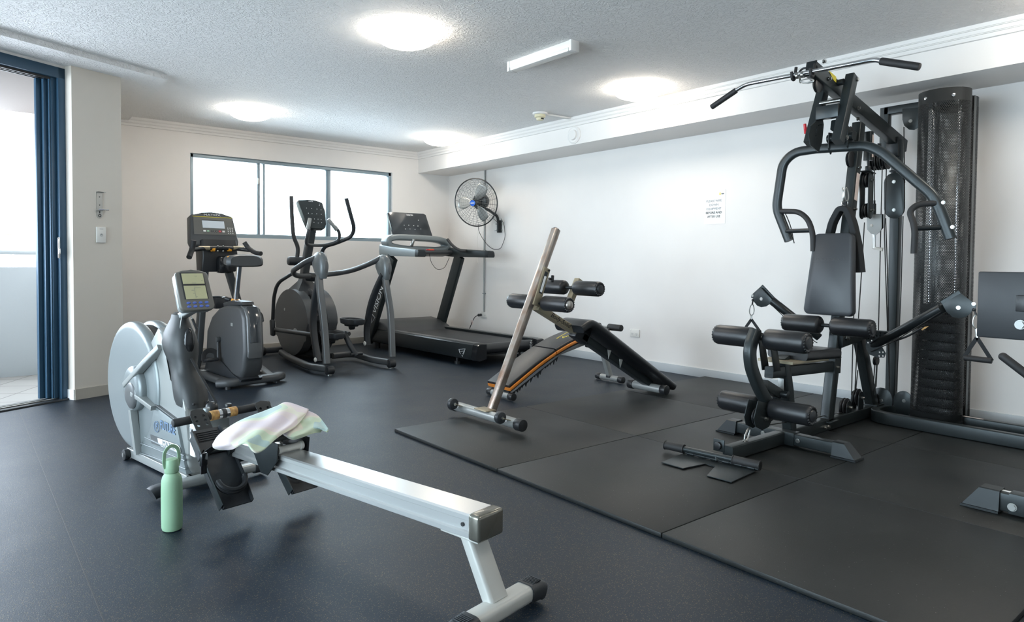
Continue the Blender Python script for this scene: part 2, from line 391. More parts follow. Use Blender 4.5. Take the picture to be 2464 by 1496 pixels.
# skirtings
b = MB(M['base2']); b.box((XR-.005, (YF+YB)/2, .04), (.01, YB-YF, .08), bev=.002)
b.done('baseboard_right')['kind'] = 'structure'
b = MB(M['base']); b.box(((CE.x+XR)/2, YB-.006, .038), (XR-CE.x, .012, .076), bev=.002)
b.done('baseboard_back')['kind'] = 'structure'
nrm = V((CD.y, -CD.x, 0)); pc = (CF+CE)/2 + nrm*.004
b = MB(M['base']); b.box((pc.x, pc.y, .038), ((CE-CF).length, .010, .076), ex=CD, ey=(-CD.y, CD.x, 0))
b.done('baseboard_pier')['kind'] = 'structure'
b = MB(M['paper']); jr = (DB-CF); pj = (CF+DB)/2; b.box((pj.x-.004, pj.y-.003, .038), (jr.length, .008, .074), ex=jr, ey=(-jr.y, jr.x, 0))
b.done('baseboard_jamb')['kind'] = 'structure'

# back window
wn = thing('window_1', None, None); wn['kind'] = 'structure'
b = MB(M['winframe']); yw = YB+.07; fwid = .035
for (x0, x1, z0, z1) in ((WX0, WX1, WZ1-.04, WZ1), (WX0, WX1, WZ0, WZ0+.045), (WX0+.012, WX0+.04, WZ0, WZ1), (WX1-.035, WX1, WZ0, WZ1)):
    b.box(((x0+x1)/2, yw, (z0+z1)/2), (x1-x0, .07, z1-z0), bev=.003)
b.done('window_frame', wn)
b = MB(M['winframe'])
for xm, ww in ((2.725, .022), (2.665, .030), (3.515, .04), (3.48, .014)):
    b.box((xm, yw+.01, (WZ0+WZ1)/2), (ww, .05, WZ1-WZ0-.08), bev=.003)
b.done('mullion', wn)
b = MB(M['glass'])
for x0, x1, dy in ((WX0+.035, 2.67, .02), (2.73, 3.50, .0), (3.53, WX1-.03, .02)):
    b.box(((x0+x1)/2, yw+dy, (WZ0+WZ1)/2), (x1-x0, .005, WZ1-WZ0-.07))
b.done('glass_pane', wn)
b = MB(M['steel']); b.box((2.665, yw-.022, 1.90), (.026, .012, .07), bev=.004); b.done('window_latch', wn)
b = MB(M['print_g']); b.box((WX0+.004, YB+.03, 1.78), (.008, .02, .075)); b.done('frame_stop', wn)

# unseen glazed doors, added in the left wall to let in more daylight
w2 = thing('added_window_2', None, None); w2['kind'] = 'structure'
b = MB(M['navy'])
for k in range(4): b.box((XL-.1, .4+k*1.066, 1.125), (.06, .06, 2.25))
b.box((XL-.1, 2.0, .03), (.06, 3.2, .06)); b.box((XL-.1, 2.0, 2.22), (.06, 3.2, .06)); b.done('window_frame', w2)
b = MB(M['glass']); b.box((XL-.1, 2.0, 1.125), (.006, 3.1, 2.16)); b.done('glass_pane', w2)

b = MB(M['white']); pc0 = DB - DD*1.65 + DN*.04; b.box((pc0.x, pc0.y, 2.39), (3.3, .09, .04), ex=DD, ey=DN); b.done('trim_6')['kind'] = 'structure'
# sliding door: frame, stacked leaves, sill
dr = thing('door_1', None, None); dr['kind'] = 'structure'
ZD = 2.372
def dpt(a, o, z): p = DB - DD*a + DN*o; return V((p.x, p.y, z))   # a: distance from the jamb, o: outward offset
def dbox(b, a0, a1, o0, o1, z0, z1, bev=.003, mi=0):
    c = dpt((a0+a1)/2, (o0+o1)/2, (z0+z1)/2); b.box(c, (abs(a1-a0), abs(o1-o0), z1-z0), ex=DD, ey=DN, bev=bev, mi=mi)
b = MB(M['navy'])
dbox(b, 0, 3.3, -.012, .13, ZD-.075, ZD); dbox(b, 0, .05, -.012, .13, 0, ZD)
dbox(b, 3.25, 3.3, -.012, .13, 0, ZD)
b.done('door_frame', dr)
b = MB(M['navy'])
for k, (a0, a1, o0, o1) in enumerate(((.05, .085, .015, .04), (.085, .095, .02, .035), (.05, .115, .05, .075), (.05, .145, .085, .11))):
    dbox(b, a0, a1, o0, o1, .02, ZD-.075)
b.done('door_leaf_stile', dr)
b = MB(M['print_k'])
for o in (.02, .055, .09): dbox(b, .05, 3.25, o, o+.012, ZD-.09, ZD-.07, bev=0)
b.done('head_track', dr)
b = MB(M['chard'], M['steel'])
dbox(b, 0, 3.3, -.03, .13, -.004, .012); dbox(b, .03, 3.3, .02, .032, .012, .02, mi=1); dbox(b, .03, 3.3, .06, .072, .012, .02, mi=1)
b.done('door_sill', dr)
b = MB(M['chrome']); dbox(b, .052, .066, -.016, -.008, 1.02, 1.17, bev=.002); dbox(b, .054, .064, -.024, -.010, 1.05, 1.09, bev=.002); b.done('latch_plate', dr)
b = MB(M['navy'], M['glass'])
for (a0, a1, o0) in ((2.2, 3.25, .03), (2.1, 3.2, .065)):     # the leaves slid to the far side
    dbox(b, a0, a0+.06, o0, o0+.03, .02, ZD-.08); dbox(b, a1-.06, a1, o0, o0+.03, .02, ZD-.08); dbox(b, a0, a1, o0, o0+.03, .02, .1); dbox(b, a0+.05, a1-.05, o0+.012, o0+.018, .08, ZD-.1, mi=1)
b.done('door_leaf', dr)

# balcony
YP = 7.26
def tile_mat():
    m = mat('balcony_tiles', (.19, .18, .165), .6, var=.12, vscale=3); nt = m.node_tree; p = nt.nodes['Principled BSDF']
    geo = nt.nodes.new('ShaderNodeNewGeometry'); mp = nt.nodes.new('ShaderNodeMapping'); mp.inputs['Rotation'].default_value = (0, 0, radians(31))
    br = nt.nodes.new('ShaderNodeTexBrick'); br.offset = 0; br.inputs['Scale'].default_value = 1; br.inputs['Brick Width'].default_value = .33; br.inputs['Row Height'].default_value = .33; br.inputs['Mortar Size'].default_value = .005
    br.inputs['Color1'].default_value = (.26, .25, .23, 1); br.inputs['Color2'].default_value = (.24, .23, .21, 1); br.inputs['Mortar'].default_value = (.10, .09, .08, 1)
    nt.links.new(geo.outputs['Position'], mp.inputs[0]); nt.links.new(mp.outputs[0], br.inputs['Vector']); nt.links.new(br.outputs['Color'], p.inputs['Base Color']); return m
b = MB(tile_mat())
b.prism([dpt(3.6, .0, -.15), dpt(0, .0, -.15), (CE.x-.3, CE.y+.1, -.15), (CE.x-.3, YP+.2, -.15), (-4.5, YP+.2, -.15), (-4.5, 4, -.15)], (0, 0, .12)); struct(b, 'balcony_floor')
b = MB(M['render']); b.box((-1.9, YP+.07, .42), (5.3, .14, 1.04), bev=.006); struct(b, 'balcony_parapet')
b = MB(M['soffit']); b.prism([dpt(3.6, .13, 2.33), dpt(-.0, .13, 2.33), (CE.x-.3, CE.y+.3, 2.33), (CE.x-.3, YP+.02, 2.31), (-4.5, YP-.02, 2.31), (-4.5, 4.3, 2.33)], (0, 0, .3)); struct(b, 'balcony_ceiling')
b = MB(M['wall']); b.box((CE.x-.27, 6.7, 1.2), (.1, 1.7, 2.7)); struct(b, 'balcony_wall')
b = MB(M['render']); b.tube([(-4.5, YP+.07, 1.072), (CE.x-.3, YP+.07, 1.072)], .021); 
for k in range(5): b.cyl((-4.0+k*1.02, YP+.07, .93), (-4.0+k*1.02, YP+.07, 1.06), .012)
struct(b, 'balcony_handrail')
# ---------------------------------------------------------------- far buildings beyond the balcony
random.seed(3)
M['bw'] = mat('far_house_render', (.27, .23, .16), .8); M['broof'] = mat('far_house_roof', (.22, .16, .10), .8); M['hill'] = mat('far_hillside_trees', (.12, .13, .07), .9, col2=(.24, .21, .12), vscale=.15)
b = MB(M['hill']); b.prism([(-90, 130, -22), (60, 130, -22), (60, 190, 2), (-90, 190, 2)], (0, 0, -4)); tag(b.done('hillside'), kind='structure')
kinds = ['pale two storey house with a low gable, far beyond the balcony wall', 'small cream house with brown roof on the far slope', 'long pale house on the far slope beyond the rail', 'distant cream block with flat roof beyond the rail', 'distant gabled house near the door frame', 'low pale house highest on the far slope']
for i, (x, y, ww, hh, kd) in enumerate(((-2, 120, 9, 6, 0), (8, 112, 7, 4.6, 1), (13, 124, 12, 5, 2), (3, 140, 9, 8, 3), (11, 150, 8, 6.5, 4), (-8, 145, 11, 8, 5))):
    h = thing('house', kinds[kd], 'house', (x, y, -11), radians(random.uniform(-25, 25)), 'houses beyond the balcony')
    b = MB(M['bw']); b.box((0, 0, hh/2+4), (ww, 7, hh+8)); b.done('house_wall', h)
    b = MB(M['broof']); zt = hh+8; b.prism([(-ww/2-.4, -3.9, zt), (-ww/2-.4, 3.9, zt), (-ww/2-.4, 0, zt+1.5)], (ww+.8, 0, 0)); b.done('roof', h)

# ---------------------------------------------------------------- ceiling fittings
LL = [((2.18, 3.60), 'round opal ceiling light nearest the camera, largest of the glowing ones'), ((2.18, 6.40), 'round opal ceiling light above the exercise bikes, left of the window'),
      ((4.32, 3.55), 'round opal ceiling light to the right, above the sit-up bench'), ((4.32, 6.38), 'round opal ceiling light in the far corner near the wall fan')]
first = None
def ceiling_light(x, y, label):
    t = thing('ceiling_light', label, 'light', (x, y, ZC), 0, 'round ceiling lights')
    b = MB(M['white']); b.lathe((0, 0, 0), (0, 0, -1), [(0, .155), (.028, .155), (.03, .150), (.03, .1)], 48); b.done('base_ring', t)
    b = MB(M['lamp']); b.lathe((0, 0, -.026), (0, 0, -1), [(0, .12), (0, .165), (.006, .183), (.016, .186), (.030, .176), (.046, .150), (.060, .110), (.069, .060), (.072, .005)], 48); b.done('glass_diffuser', t)
    return t
for (x, y), lb in LL: ceiling_light(x, y, lb)
for x, y, lb in ((4.32, .72, 'round opal ceiling light out of frame, between gym tower and camera'), (2.18, .75, 'round opal ceiling light out of frame, directly above the rowing machine foot')): ceiling_light(x, y, lb)
t = thing('batten_light', 'unlit white box batten light on the ceiling, right of the big round light', 'light', (3.10, 3.375, ZC))
b = MB(M['plastic_w']); b.box((0, 0, -.022), (.062, .60, .044), bev=.002); b.done('housing', t)
b = MB(M['plastic_w']); b.box((0, 0, -.055), (.068, .575, .026), bev=.006); b.done('diffuser', t)
for s in (-1, 1):
    b = MB(M['white']); b.box((0, s*.306, -.034), (.074, .022, .070), bev=.003); b.done('end_cap', t)
t = thing('smoke_detector', 'cream smoke detector on white ceiling plate beside the cornice', 'smoke detector', (4.345, 4.74, ZC))
b = MB(M['white']); b.lathe((0, 0, 0), (0, 0, -1), [(0, .07), (.014, .07), (.018, .064), (.018, .02)]); b.done('ceiling_plate', t)
b = MB(M['cream'], M['print_k']); b.lathe((0, 0, -.018), (0, 0, -1), [(0, .05), (.012, .054), (.024, .05), (.03, .036), (.05, .032), (.052, .01)]); b.box((0, -.034, -.058), (.03, .006, .012), mi=1); b.done('sensor_head', t)
b = MB(M['white']); b.box((.19, -.02, -.008), (.40, .035, .016), rot=(0, 0, -6), bev=.003); b.done('cable_duct', t)
pv = wx(1382, 325, XB)
t = tag(MB(M['white']).lathe((XB, pv.y, pv.z), (-1, 0, 0), [(0, .085), (.008, .085), (.016, .070), (.012, .062), (.012, .05), (.03, .045), (.032, .01)], 40).done('air_vent'), 'round white air vent on the side of the white bulkhead', 'vent')

# ---------------------------------------------------------------- wall things
def face_x(name, y, z, w_, h_, d_, m, parent=None, bev=.003): b = MB(m); b.box((-d_/2, 0, 0), (d_, w_, h_), bev=bev); o = b.done(name, parent); return o
ps = wx(1720, 490, XR)
t = thing('wall_notice', 'white paper sign asking to wipe down equipment, taped to the wall', 'sign', (XR-.001, 3.423, 1.515))
o = face_x('paper_sheet', 0, 0, .212, .297, .0015, M['paper'], t, 0)
for k, (s, bd) in enumerate((('PLEASE WIPE', 0), ('DOWN', 0), ('EQUIPMENT', 0), ('BEFORE AND', .0005), ('AFTER USE', .0003))):
    o = text('lettering', s, .027, (-.002, .008, .052-k*.034), (0, -1, 0), (0, 0, 1), M['print_g'] if k < 3 else M['print_k'], t, .0003, bold=bd)
b = MB(M['yellow'], M['print_g']); b.torus((-.002, -.052, .112), (1, 0, 0), .008, .0025, 20, 6); b.box((-.002, -.078, .110), (.001, .024, .010), mi=1); b.done('logo_mark', t)
def outlet(name, label, y, z, single=False):
    t = thing(name, label, 'power outlet', (XR, y, z), 0, 'wall power points')
    face_x('cover_plate', 0, 0, .117, .074, .012, M['plastic_w'], t, .004)
    for s in (-1, 1):
        b = MB(M['print_g'])
        for a, yy, zz, ln in ((28, .008, .004, .009), (-28, -.008, .004, .009), (0, 0, -.008, .009)):
            b.box((-.0125, s*.028+yy, -.008+zz), (.002, .002, ln), rot=(a, 0, 0))
        b.done('socket_slots', t)
        b = MB(M['white']); b.box((-.013, s*.046, .024), (.004, .012, .012), bev=.001); b.done('rocker_switch', t)
    return t
outlet('power_outlet', 'white double power outlet low on the wall right of the sit-up bench', 4.285, .33)
o2 = outlet('power_outlet', 'white power outlet with black plug at the foot of the wall conduit', 6.70, .352)
t = thing('electrical_conduit', 'thin grey pipe running down the wall behind the fan', 'conduit', (XR, 6.69, 0))
b = MB(M['silver2']); b.tube([(-.014, 0, .39), (-.014, 0, 2.165)], .011); b.done('pipe', t)
for z in (.62, 1.16, 1.9):
    b = MB(M['silver']); b.box((-.012, 0, z), (.026, .045, .012), bev=.002); b.done('clip', t)
t = thing('power_plug', 'black power plug and cord in the outlet beside the treadmill', 'plug', (XR-.012, 6.735, .352))
b = MB(M['black']); b.cyl((0, .012, -.006), (-.035, .012, -.006), .017, .013, bev=.004); b.sph((-.04, .012, -.008), .018); b.done('plug_body', t)
b = MB(M['black']); b.tube([(-.05, .012, -.008), (-.09, .03, -.03), (-.12, .06, -.12), (-.16, .12, -.30), (-.17, .18, -.345)], .005, .03); b.done('cord', t)
b = MB(M['label']); b.box((-.115, .055, -.10), (.004, .035, .05), rot=(0, 0, 20)); b.done('test_tag', t)
# pier fittings, on the pier's own plane
PN = V((CD.y, -CD.x, 0))
def on_pier(px, py):
    d = ray(px, py); t_ = (CF-CAM).dot(PN)/d.dot(PN); return CAM + d*t_
pa = on_pier(239, 490)
t = thing('hook_bracket', 'polished steel hook bracket screwed to the pier, above the switch plate', 'bracket', pa, atan2(CD.y, CD.x))
b = MB(M['steel']); pts = [(-.022, 0, .085), (.022, 0, .085), (.022, 0, -.082)] + [(.022*cos(a), 0, -.085-.022*sin(a)) for a in [pi*k/8 for k in range(1, 8)]] + [(-.022, 0, -.082)]
b.prism(pts, (0, -.004, 0)); b.box((.004, -.016, .086), (.052, .036, .003), bev=.001); b.done('back_plate', t)
b = MB(M['print_k']); 
for z in (.05, -.01): b.sph((0, -.004, z), .004); b.done('screw', t); b = MB(M['print_k'])
b.box((0, -.0045, -.062), (.006, .002, .018)); b.torus((0, -.005, -.088), (0, 1, 0), .009, .0025, 16, 6); b.done('key_slot', t)
b = MB(M['chrome']); b.torus((.0, -.024, -.045), (0, 0, 1), .026, .005, 30, 8); b.tube([(.024, -.03, -.045), (.05, -.036, -.043)], .005); b.done('ring_hook', t)
pb = on_pier(242, 565)
t = thing('switch_plate', 'white switch plate on the pier beside the sliding door', 'switch', pb, atan2(CD.y, CD.x))
b = MB(M['plastic_w']); b.box((0, -.006, 0), (.072, .012, .116), bev=.004); b.done('cover_plate', t)
b = MB(M['silver']); b.torus((0, -.0125, -.001), (0, 1, 0), .0095, .0012, 24, 6); b.box((0, -.0125, 0), (.008, .002, .007)); b.done('push_button', t)
b = MB(M['print_g']); b.box((0, -.0122, .044), (.026, .001, .003)); b.done('lettering', t)

# ---------------------------------------------------------------- rubber mats
mx = [2.035, 3.075, 4.105, 5.20]; my = [.545, 1.535, 2.505, 3.480]
names = [['nearest corner mat at the front edge, nothing standing on it', 'mat with the hinged foot plate bar on it', 'mat under the tall end of the sit-up bench'],
         ['mat at the right edge with the steel foot on it', 'mat under the cross foot of the multi gym', 'mat under the low end of the black sit-up bench'],
         ['mat beneath the pulley station loop base', 'mat beneath the multi gym weight tower by the wall', 'mat against the skirting behind the multi gym']]
for i in range(3):
    for j in range(3):
        g = .0018; x0, x1, y0, y1 = mx[i]+g, mx[i+1]-g, my[j]+g, my[j+1]-g
        o = MB(M['mat']); o.box(((x0+x1)/2, (y0+y1)/2, .01), (x1-x0, y1-y0, .02), bev=.004)
        tag(o.done('rubber_mat'), 'black rubber floor ' + names[i][j], 'mat', 'square rubber floor mats')
b = MB(M['print_k'])
for x in (.31,): b.box((x, 3.2, .0004), (.003, 4.6, .0008))
tag(b.done('trim_5'), kind='structure')

# ---------------------------------------------------------------- water bottle
bp = wz(420, 1281, 0)
t = thing('water_bottle', 'mint green water bottle with loop cap standing on the floor', 'bottle', (bp.x, bp.y+.037, 0), radians(15))
b = MB(M['green']); b.lathe((0, 0, 0), (0, 0, 1), [(0, .028), (.004, .034), (.012, .0365), (.06, .0375), (.15, .0375), (.19, .036), (.205, .032), (.213, .026), (.218, .0245)], 40); b.done('bottle_body', t)
b = MB(M['green']); b.lathe((0, 0, .219), (0, 0, 1), [(0, .024), (.003, .0255), (.045, .0245), (.050, .022), (.052, .01)], 36); b.done('cap', t)
b = MB(M['green']); b.bar(rp([(-.024, 0, .238), (-.030, 0, .262), (-.026, 0, .305), (0, 0, .322), (.026, 0, .305), (.030, 0, .262), (.024, 0, .238)], .02), .013, .004, hint=(0, 1, 0), c=.0015); b.done('carry_loop', t)
# ================================================================ rowing machine
def mkholes(o, cutters):
    "cut round holes with a boolean, then drop the cutter"
    c = cutters.done('cutter'); c.parent = o.parent; md = o.modifiers.new('b', 'BOOLEAN'); md.operation = 'DIFFERENCE'; md.object = c; md.solver = 'EXACT'
    bpy.context.view_layer.update()
    me = bpy.data.meshes.new_from_object(o.evaluated_get(bpy.context.evaluated_depsgraph_get()))
    o.modifiers.clear(); old = o.data; o.data = me; me.name = o.name; me.polygons.foreach_set('use_smooth', [False]*len(me.polygons)); bpy.data.meshes.remove(old); bpy.data.objects.remove(c)
    return o
R = Frame(1.195, 1.455, 10.5)
row = thing('rowing_machine', 'silver rowing machine with big round flywheel and long aluminium rail', 'rowing machine', R.O, R.a)
zt = lambda y: .3035-.0225*y
prof = [(-.048, 0), (.048, 0), (.053, -.005), (.053, -.018), (.045, -.023), (.045, -.050), (.053, -.055), (.053, -.068), (.047, -.072), (-.047, -.072), (-.053, -.068), (-.053, -.055), (-.045, -.050), (-.045, -.023), (-.053, -.018), (-.053, -.005)]
b = MB(M['alu'])
b.rings([[V((x, y, zt(y)+z)) for x, z in prof] for y in (.07, 1.80)]); b.done('rail', row)
b = MB(M['capmetal'], M['print_k']); b.box((0, .052, zt(.05)-.036), (.110, .046, .078), bev=.010, seg=3); b.done('rail_end_cap', row)
b = MB(M['print_k']); b.cyl((-.0455, .10, zt(.1)-.036), (-.049, .10, zt(.1)-.036), .006); b.done('bolt', row)
b = MB(M['silver3']); b.box((0, .12, .224), (.085, .15, .008), bev=.002); b.bar([(0, .105, .226), (0, .012, .055)], .075, .042, hint=(0, 1, 0), c=.012); b.done('rear_leg', row)
b = MB(M['silver3']); b.bar([(-.12, 0, .040), (.12, 0, .040)], .066, .048, c=.016, hint=(0, 0, 1)); b.done('rear_foot_bar', row)
for s in (-1, 1):
    b = MB(M['chard'])
    b.bar([(s*.115, 0, .040), (s*.165, 0, .036), (s*.178, 0, .030)], .074, .054, c=.018, hint=(0, 0, 1))
    for k in range(6): b.box((s*(.132+k*.007), 0, .065), (.0025, .044, .005), bev=.001)
    b.done('foot_cap', row)
# middle foot bar under the foot plates
b = MB(M['silver2']); b.bar([(-.20, 1.70, .042), (.22, 1.70, .042)], .06, .04, c=.014, hint=(0, 0, 1)); b.done('front_foot_bar', row)
for s in (-1, 1):
    b = MB(M['chard']); b.bar([(s*.20, 1.70, .040), (s*.25, 1.70, .036), (s*.262, 1.70, .030)], .068, .05, c=.018, hint=(0, 0, 1)); b.done('foot_cap', row)
# lower body cover
def LP(px, v): return [R.v(x, y, v) for x, y in px]
lo = LP([(334, 1088), (342, 1064), (349, 1060), (352, 1050), (363, 1030), (370, 976), (423, 1016), (448, 1142)], -.075)
b = MB(M['silver'])
b.prism(lo, (.15, 0, 0), bev=.006)
for a, c in (((340, 1066), (446, 1108)), ((350, 1052), (444, 1096)), ((336, 1088), (448, 1128))):
    p, q = R.v(*a, -.078), R.v(*c, -.078); b.bar([p, q], .010, .006, c=.002)
b.done('lower_cover', row)
b = MB(M['pewter']); p, q = R.v(370, 974, -.077), R.v(423, 1014, -.077); b.bar([p+V((.077, 0, .003)), q+V((.077, 0, .003))], .152, .006, c=.002, hint=(0, 0, 1)); b.done('cover_lid', row)
b = MB(M['silver2'])
for s in (-1, 1): b.bar([(s*.078, 2.43, .032), (s*.078, 1.76, .032)], .016, .042, c=.003, hint=(0, 0, 1))
b.box((0, 2.42, .032), (.15, .03, .042), bev=.003); b.done('base_frame', row)
for s in (-1, 1):
    b = MB(M['black'], M['steel']); b.cyl((s*.088, 2.40, .028), (s*.114, 2.40, .028), .027, bev=.004); b.cyl((s*.113, 2.40, .028), (s*.117, 2.40, .028), .010, mi=1); b.done('transport_wheel', row)
# column up to the neck
col = [V((-.06, y, z)) for y, z in ((1.785, .04), (1.80, .20), (1.825, .33), (1.85, .41), (1.99, .44), (2.03, .58), (2.06, .67), (2.12, .69), (2.22, .60), (2.28, .35), (2.15, .12), (1.95, .04))]
b = MB(M['silver2']); b.prism(col, (.12, 0, 0), bev=.018, seg=4); b.done('column', row)
cn = lambda px, py: R.v(px, py, 0)
def ringat(c, wx_, dy, n=24, p=2.4, tilt=0):
    out = []
    for i in range(n):
        a = 2*pi*i/n; ca, sa = cos(a), sin(a)
        x = wx_*math.copysign(abs(ca)**(2/p), ca); y = dy*math.copysign(abs(sa)**(2/p), sa)
        out.append(V((c[0]+x, c[1]+y, c[2]+y*tilt)))
    return out
b = MB(M['neck'])
b.rings([ringat((0, y, z), w_, d_, tilt=tl) for y, z, w_, d_, tl in ((1.885, .345, .064, .080, .10), (1.895, .37, .068, .084, .10), (1.915, .44, .068, .086, .12), (1.955, .485, .058, .082, .15), (1.985, .53, .056, .088, .15), (1.995, .575, .066, .098, .1),
        (2.005, .62, .070, .104, .05), (2.015, .665, .060, .100, 0), (2.015, .70, .044, .084, 0), (2.01, .735, .034, .055, 0), (2.01, .757, .030, .048, 0), (2.01, .768, .016, .03, 0))], mi=0)
b.done('neck_housing', row)
b = MB(M['blackgloss']); b.sph((0, 1.912, .625), .05, (.5, .30, 1.5)); b.done('cable_slot', row)
b = MB(M['black'])
b.done('slot_rim', row) if False else b.bm.free()
for x in (-.03, .035): b = MB(M['black']); b.cyl((x, 1.812, .36), (x, 1.798, .36), .005); b.done('screw', row)
# flywheel housings
fc = (2.41, .375)
for nm, x0, x1 in (('flywheel_housing', -.075, -.025), ('flywheel_housing', .025, .075)):
    b = MB(M['silver']); L_ = x1-x0
    b.lathe((x0, fc[0], fc[1]), (1, 0, 0), [(0, .10), (.0, .29), (.003, .308), (.009, .320), (.018, .325), (L_-.012, .326), (L_-.003, .322), (L_, .31), (L_, .1)], 72, hint=(0, 1, 0)); b.done(nm, row)
b = MB(M['black']); b.cyl((-.04, fc[0], fc[1]), (.035, fc[0], fc[1]), .305, n=60); b.done('flywheel', row)
hub = R.v(316, 935, -.105)
b = MB(M['silver']); b.lathe((-.115, hub.y, hub.z), (1, 0, 0), [(0, .02), (.001, .07), (.006, .095), (.014, .108), (.022, .112), (.042, .112)], 48); b.done('hub_cover', row)
b = MB(M['pewter']); b.lathe((-.122, hub.y-.012, hub.z-.03), (1, 0, 0), [(0, .02), (.002, .055), (.008, .066), (.012, .068)], 40); b.done('hub_cap', row)
b = MB(M['silver2'])
b.bar([R.v(305, 925, -.10), R.v(352, 872, -.095), R.v(388, 835, -.06)], .028, .040, c=.005, hint=(1, 0, 0)); b.done('upper_strut', row)
b = MB(M['silver2']); e = R.v(425, 1016, -.085); b.bar([R.v(322, 946, -.105), R.v(340, 957, -.095), R.v(372, 981, -.08)], .024, .038, c=.004, hint=(1, 0, 0)); b.done('lower_strut', row)
b = MB(M['silver2']); b.bar([R.v(319, 985, -.098), R.v(333, 1092, -.085)], .026, .036, c=.004, hint=(1, 0, 0)); b.done('rear_strut', row)
# lettering on the cover: the plane x = -.0765
tx = V((0, -1, 0))
def onleft(px, py): return R.v(px, py, -.0778)
lx = (onleft(427, 1100)-onleft(352, 1068)).normalized()
def slab(px, m, nm, th=.002, v=-.0766, bev=0):
    b = MB(m); b.prism([R.v(x, y, v) for x, y in px], (-th, 0, 0), bev=bev); return b.done(nm, row)
slab([(362, 1045), (365, 1045.5), (428, 1070), (434, 1078), (436, 1089), (430, 1090), (390, 1075), (365, 1066)], M['pewter'], 'badge_backing', .0012, v=-.0762)
slab([(379, 1053), (428, 1070), (433.5, 1078), (435, 1088), (430, 1089), (388, 1073.5), (382, 1067)], M['paper'], 'badge', .0012, v=-.0780)
yy = (onleft(400, 1060)-onleft(401.5, 1072)).normalized()
text('lettering', 'MATRIX', .034, onleft(409, 1072)+V((-.002, 0, 0)), lx, yy, M['print_g'], row, sx=1.25)
lx2 = (onleft(420, 1035)-onleft(385, 1020)).normalized()
text('lettering', 'FUTURE', .058, onleft(403, 1029)+V((0, 0, 0)), lx2, yy, M['print_b'], row, .0008, sx=.78, bold=.001)
b = MB(M['print_b']); pc_ = onleft(377, 1026); b.torus((pc_.x-.001, pc_.y, pc_.z), (1, 0, 0), .026, .0016, 30, 6); b.done('logo_ring', row)
text('lettering', 'F', .042, (pc_.x-.001, pc_.y, pc_.z), lx2, yy, M['print_b'], row, bold=.001)
# monitor on its arm
mc = R.v(468, 699, 0); ty = V((0, sin(radians(24)), cos(radians(24)))); tn = V((0, -cos(radians(24)), sin(radians(24))))
b = MB(M['silver2']); b.bar([(0, 2.0, .745), mc - ty*.075 - tn*.035], .042, .030, c=.006); b.done('monitor_arm', row)
mcb = V((mc.x, mc.y, mc.z)) - tn*.0
mon = MB(M['taupe']); X1 = V((1, 0, 0)); W_, H_ = .158, .196
def mp_(x, y, o=0): return mcb + X1*x + ty*y + tn*o
out = [(-.060, -.098), (.060, -.098), (.074, -.090), (.080, -.075), (.076, .080), (.070, .090), (.04, .100), (0, .103), (-.04, .100), (-.070, .090), (-.076, .080), (-.080, -.075), (-.074, -.090)]
mon.prism([mp_(x, y, -.018) for x, y in out], tn*.024, bev=.006, seg=3); mo = mon.done('monitor', row)
b = MB(M['silver2']); b.prism([mp_(x*.97, y*.97, -.045) for x, y in out], tn*.030, bev=.008); b.done('monitor_back', row)
b = MB(M['black']); b.box(mp_(0, .022, .007), (.112, .132, .003), ex=X1, ey=ty, bev=.001); b.done('screen_bezel', row)
for yy0, hh in ((.056, .052), (-.012, .066)):
    b = MB(M['lcd']); b.box(mp_(0, yy0, .009), (.100, hh, .002), ex=X1, ey=ty); b.done('lcd_screen', row)
b = MB(M['print_g'])
for x, y, l, h in ((.015, .068, .012, .0012), (.04, .045, .008, .001), (-.012, -.002, .012, .0012), (-.010, -.018, .006, .0012), (.0, -.034, .010, .0012), (.012, .010, .03, .001), (-.004, -.016, .0008, .05), (0, .034, .02, .001)):
    b.box(mp_(x, y, .0103), (l, h, .0004), ex=X1, ey=ty)
b.done('readout', row)
for r_ in range(2):
    for c_ in range(4):
        b = MB(M['bluebtn']); b.lathe(mp_(-.042+.028*c_, -.062-.018*r_, .005), tn, [(0, .0098), (.003, .0095), (.005, .007)], 20, hint=ty, sy=.62); b.done('button', row)
b = MB(M['silver2']); 
b.tube([(0, 1.985, .76), (-.012, 1.95, .72), (-.03, 1.94, .69), (-.02, 1.94, .76), (0, 1.93, .80)], .0025, .02); b.tube([(0, 1.94, .79), (.02, 1.925, .745), (.035, 1.92, .70)], .0022, .02); b.done('sensor_cable', row)
b = MB(M['black']); b.tube([(.022, 1.925, .74), (.04, 1.918, .69)], .006); b.done('cable_plug', row)
# handle and its drive strap
hy = 1.62; hz = .340
hl, hr = V((-.205, hy+.005, hz-.008)), V((.235, hy-.01, hz+.008)); hd = (hr-hl).normalized(); hm = (hl+hr)/2
b = MB(M['rubber']); b.cyl(hl, hm-hd*.052, .0175, bev=.005); b.done('handle_grip', row)
b = MB(M['rubber']); b.cyl(hm+hd*.052, hr, .0175, bev=.005); b.done('handle_grip', row)
for s in (-1, 1):
    b = MB(M['cork']); b.cyl(hm+hd*(s*.024), hm+hd*(s*.060), .0215, bev=.003); b.done('cork_sleeve', row)
    b = MB(M['chrome']); b.cyl(hm+hd*(s*.010), hm+hd*(s*.024), .0205); b.done('handle_ferrule', row)
b = MB(M['black']); b.cyl(hm-hd*.010, hm+hd*.010, .022, bev=.003); b.done('handle_collar', row)
b = MB(M['fabric']); b.bar([(0, 1.93, .585), (hm.x+.005, hy+.07, hz+.035)], .012, .003, hint=(0, 1, 0), c=.001); b.done('drive_strap', row)
b = MB(M['black']); b.sph((.005, hy+.085, hz+.014), .028); b.done('strap_ball', row)
b = MB(M['silver']); b.cyl((-.045, hy+.03, hz-.02), (-.045, hy+.03, hz+.030), .015, bev=.006); b.box((0, hy+.06, hz-.055), (.13, .05, .05), bev=.006); b.done('handle_rest', row)
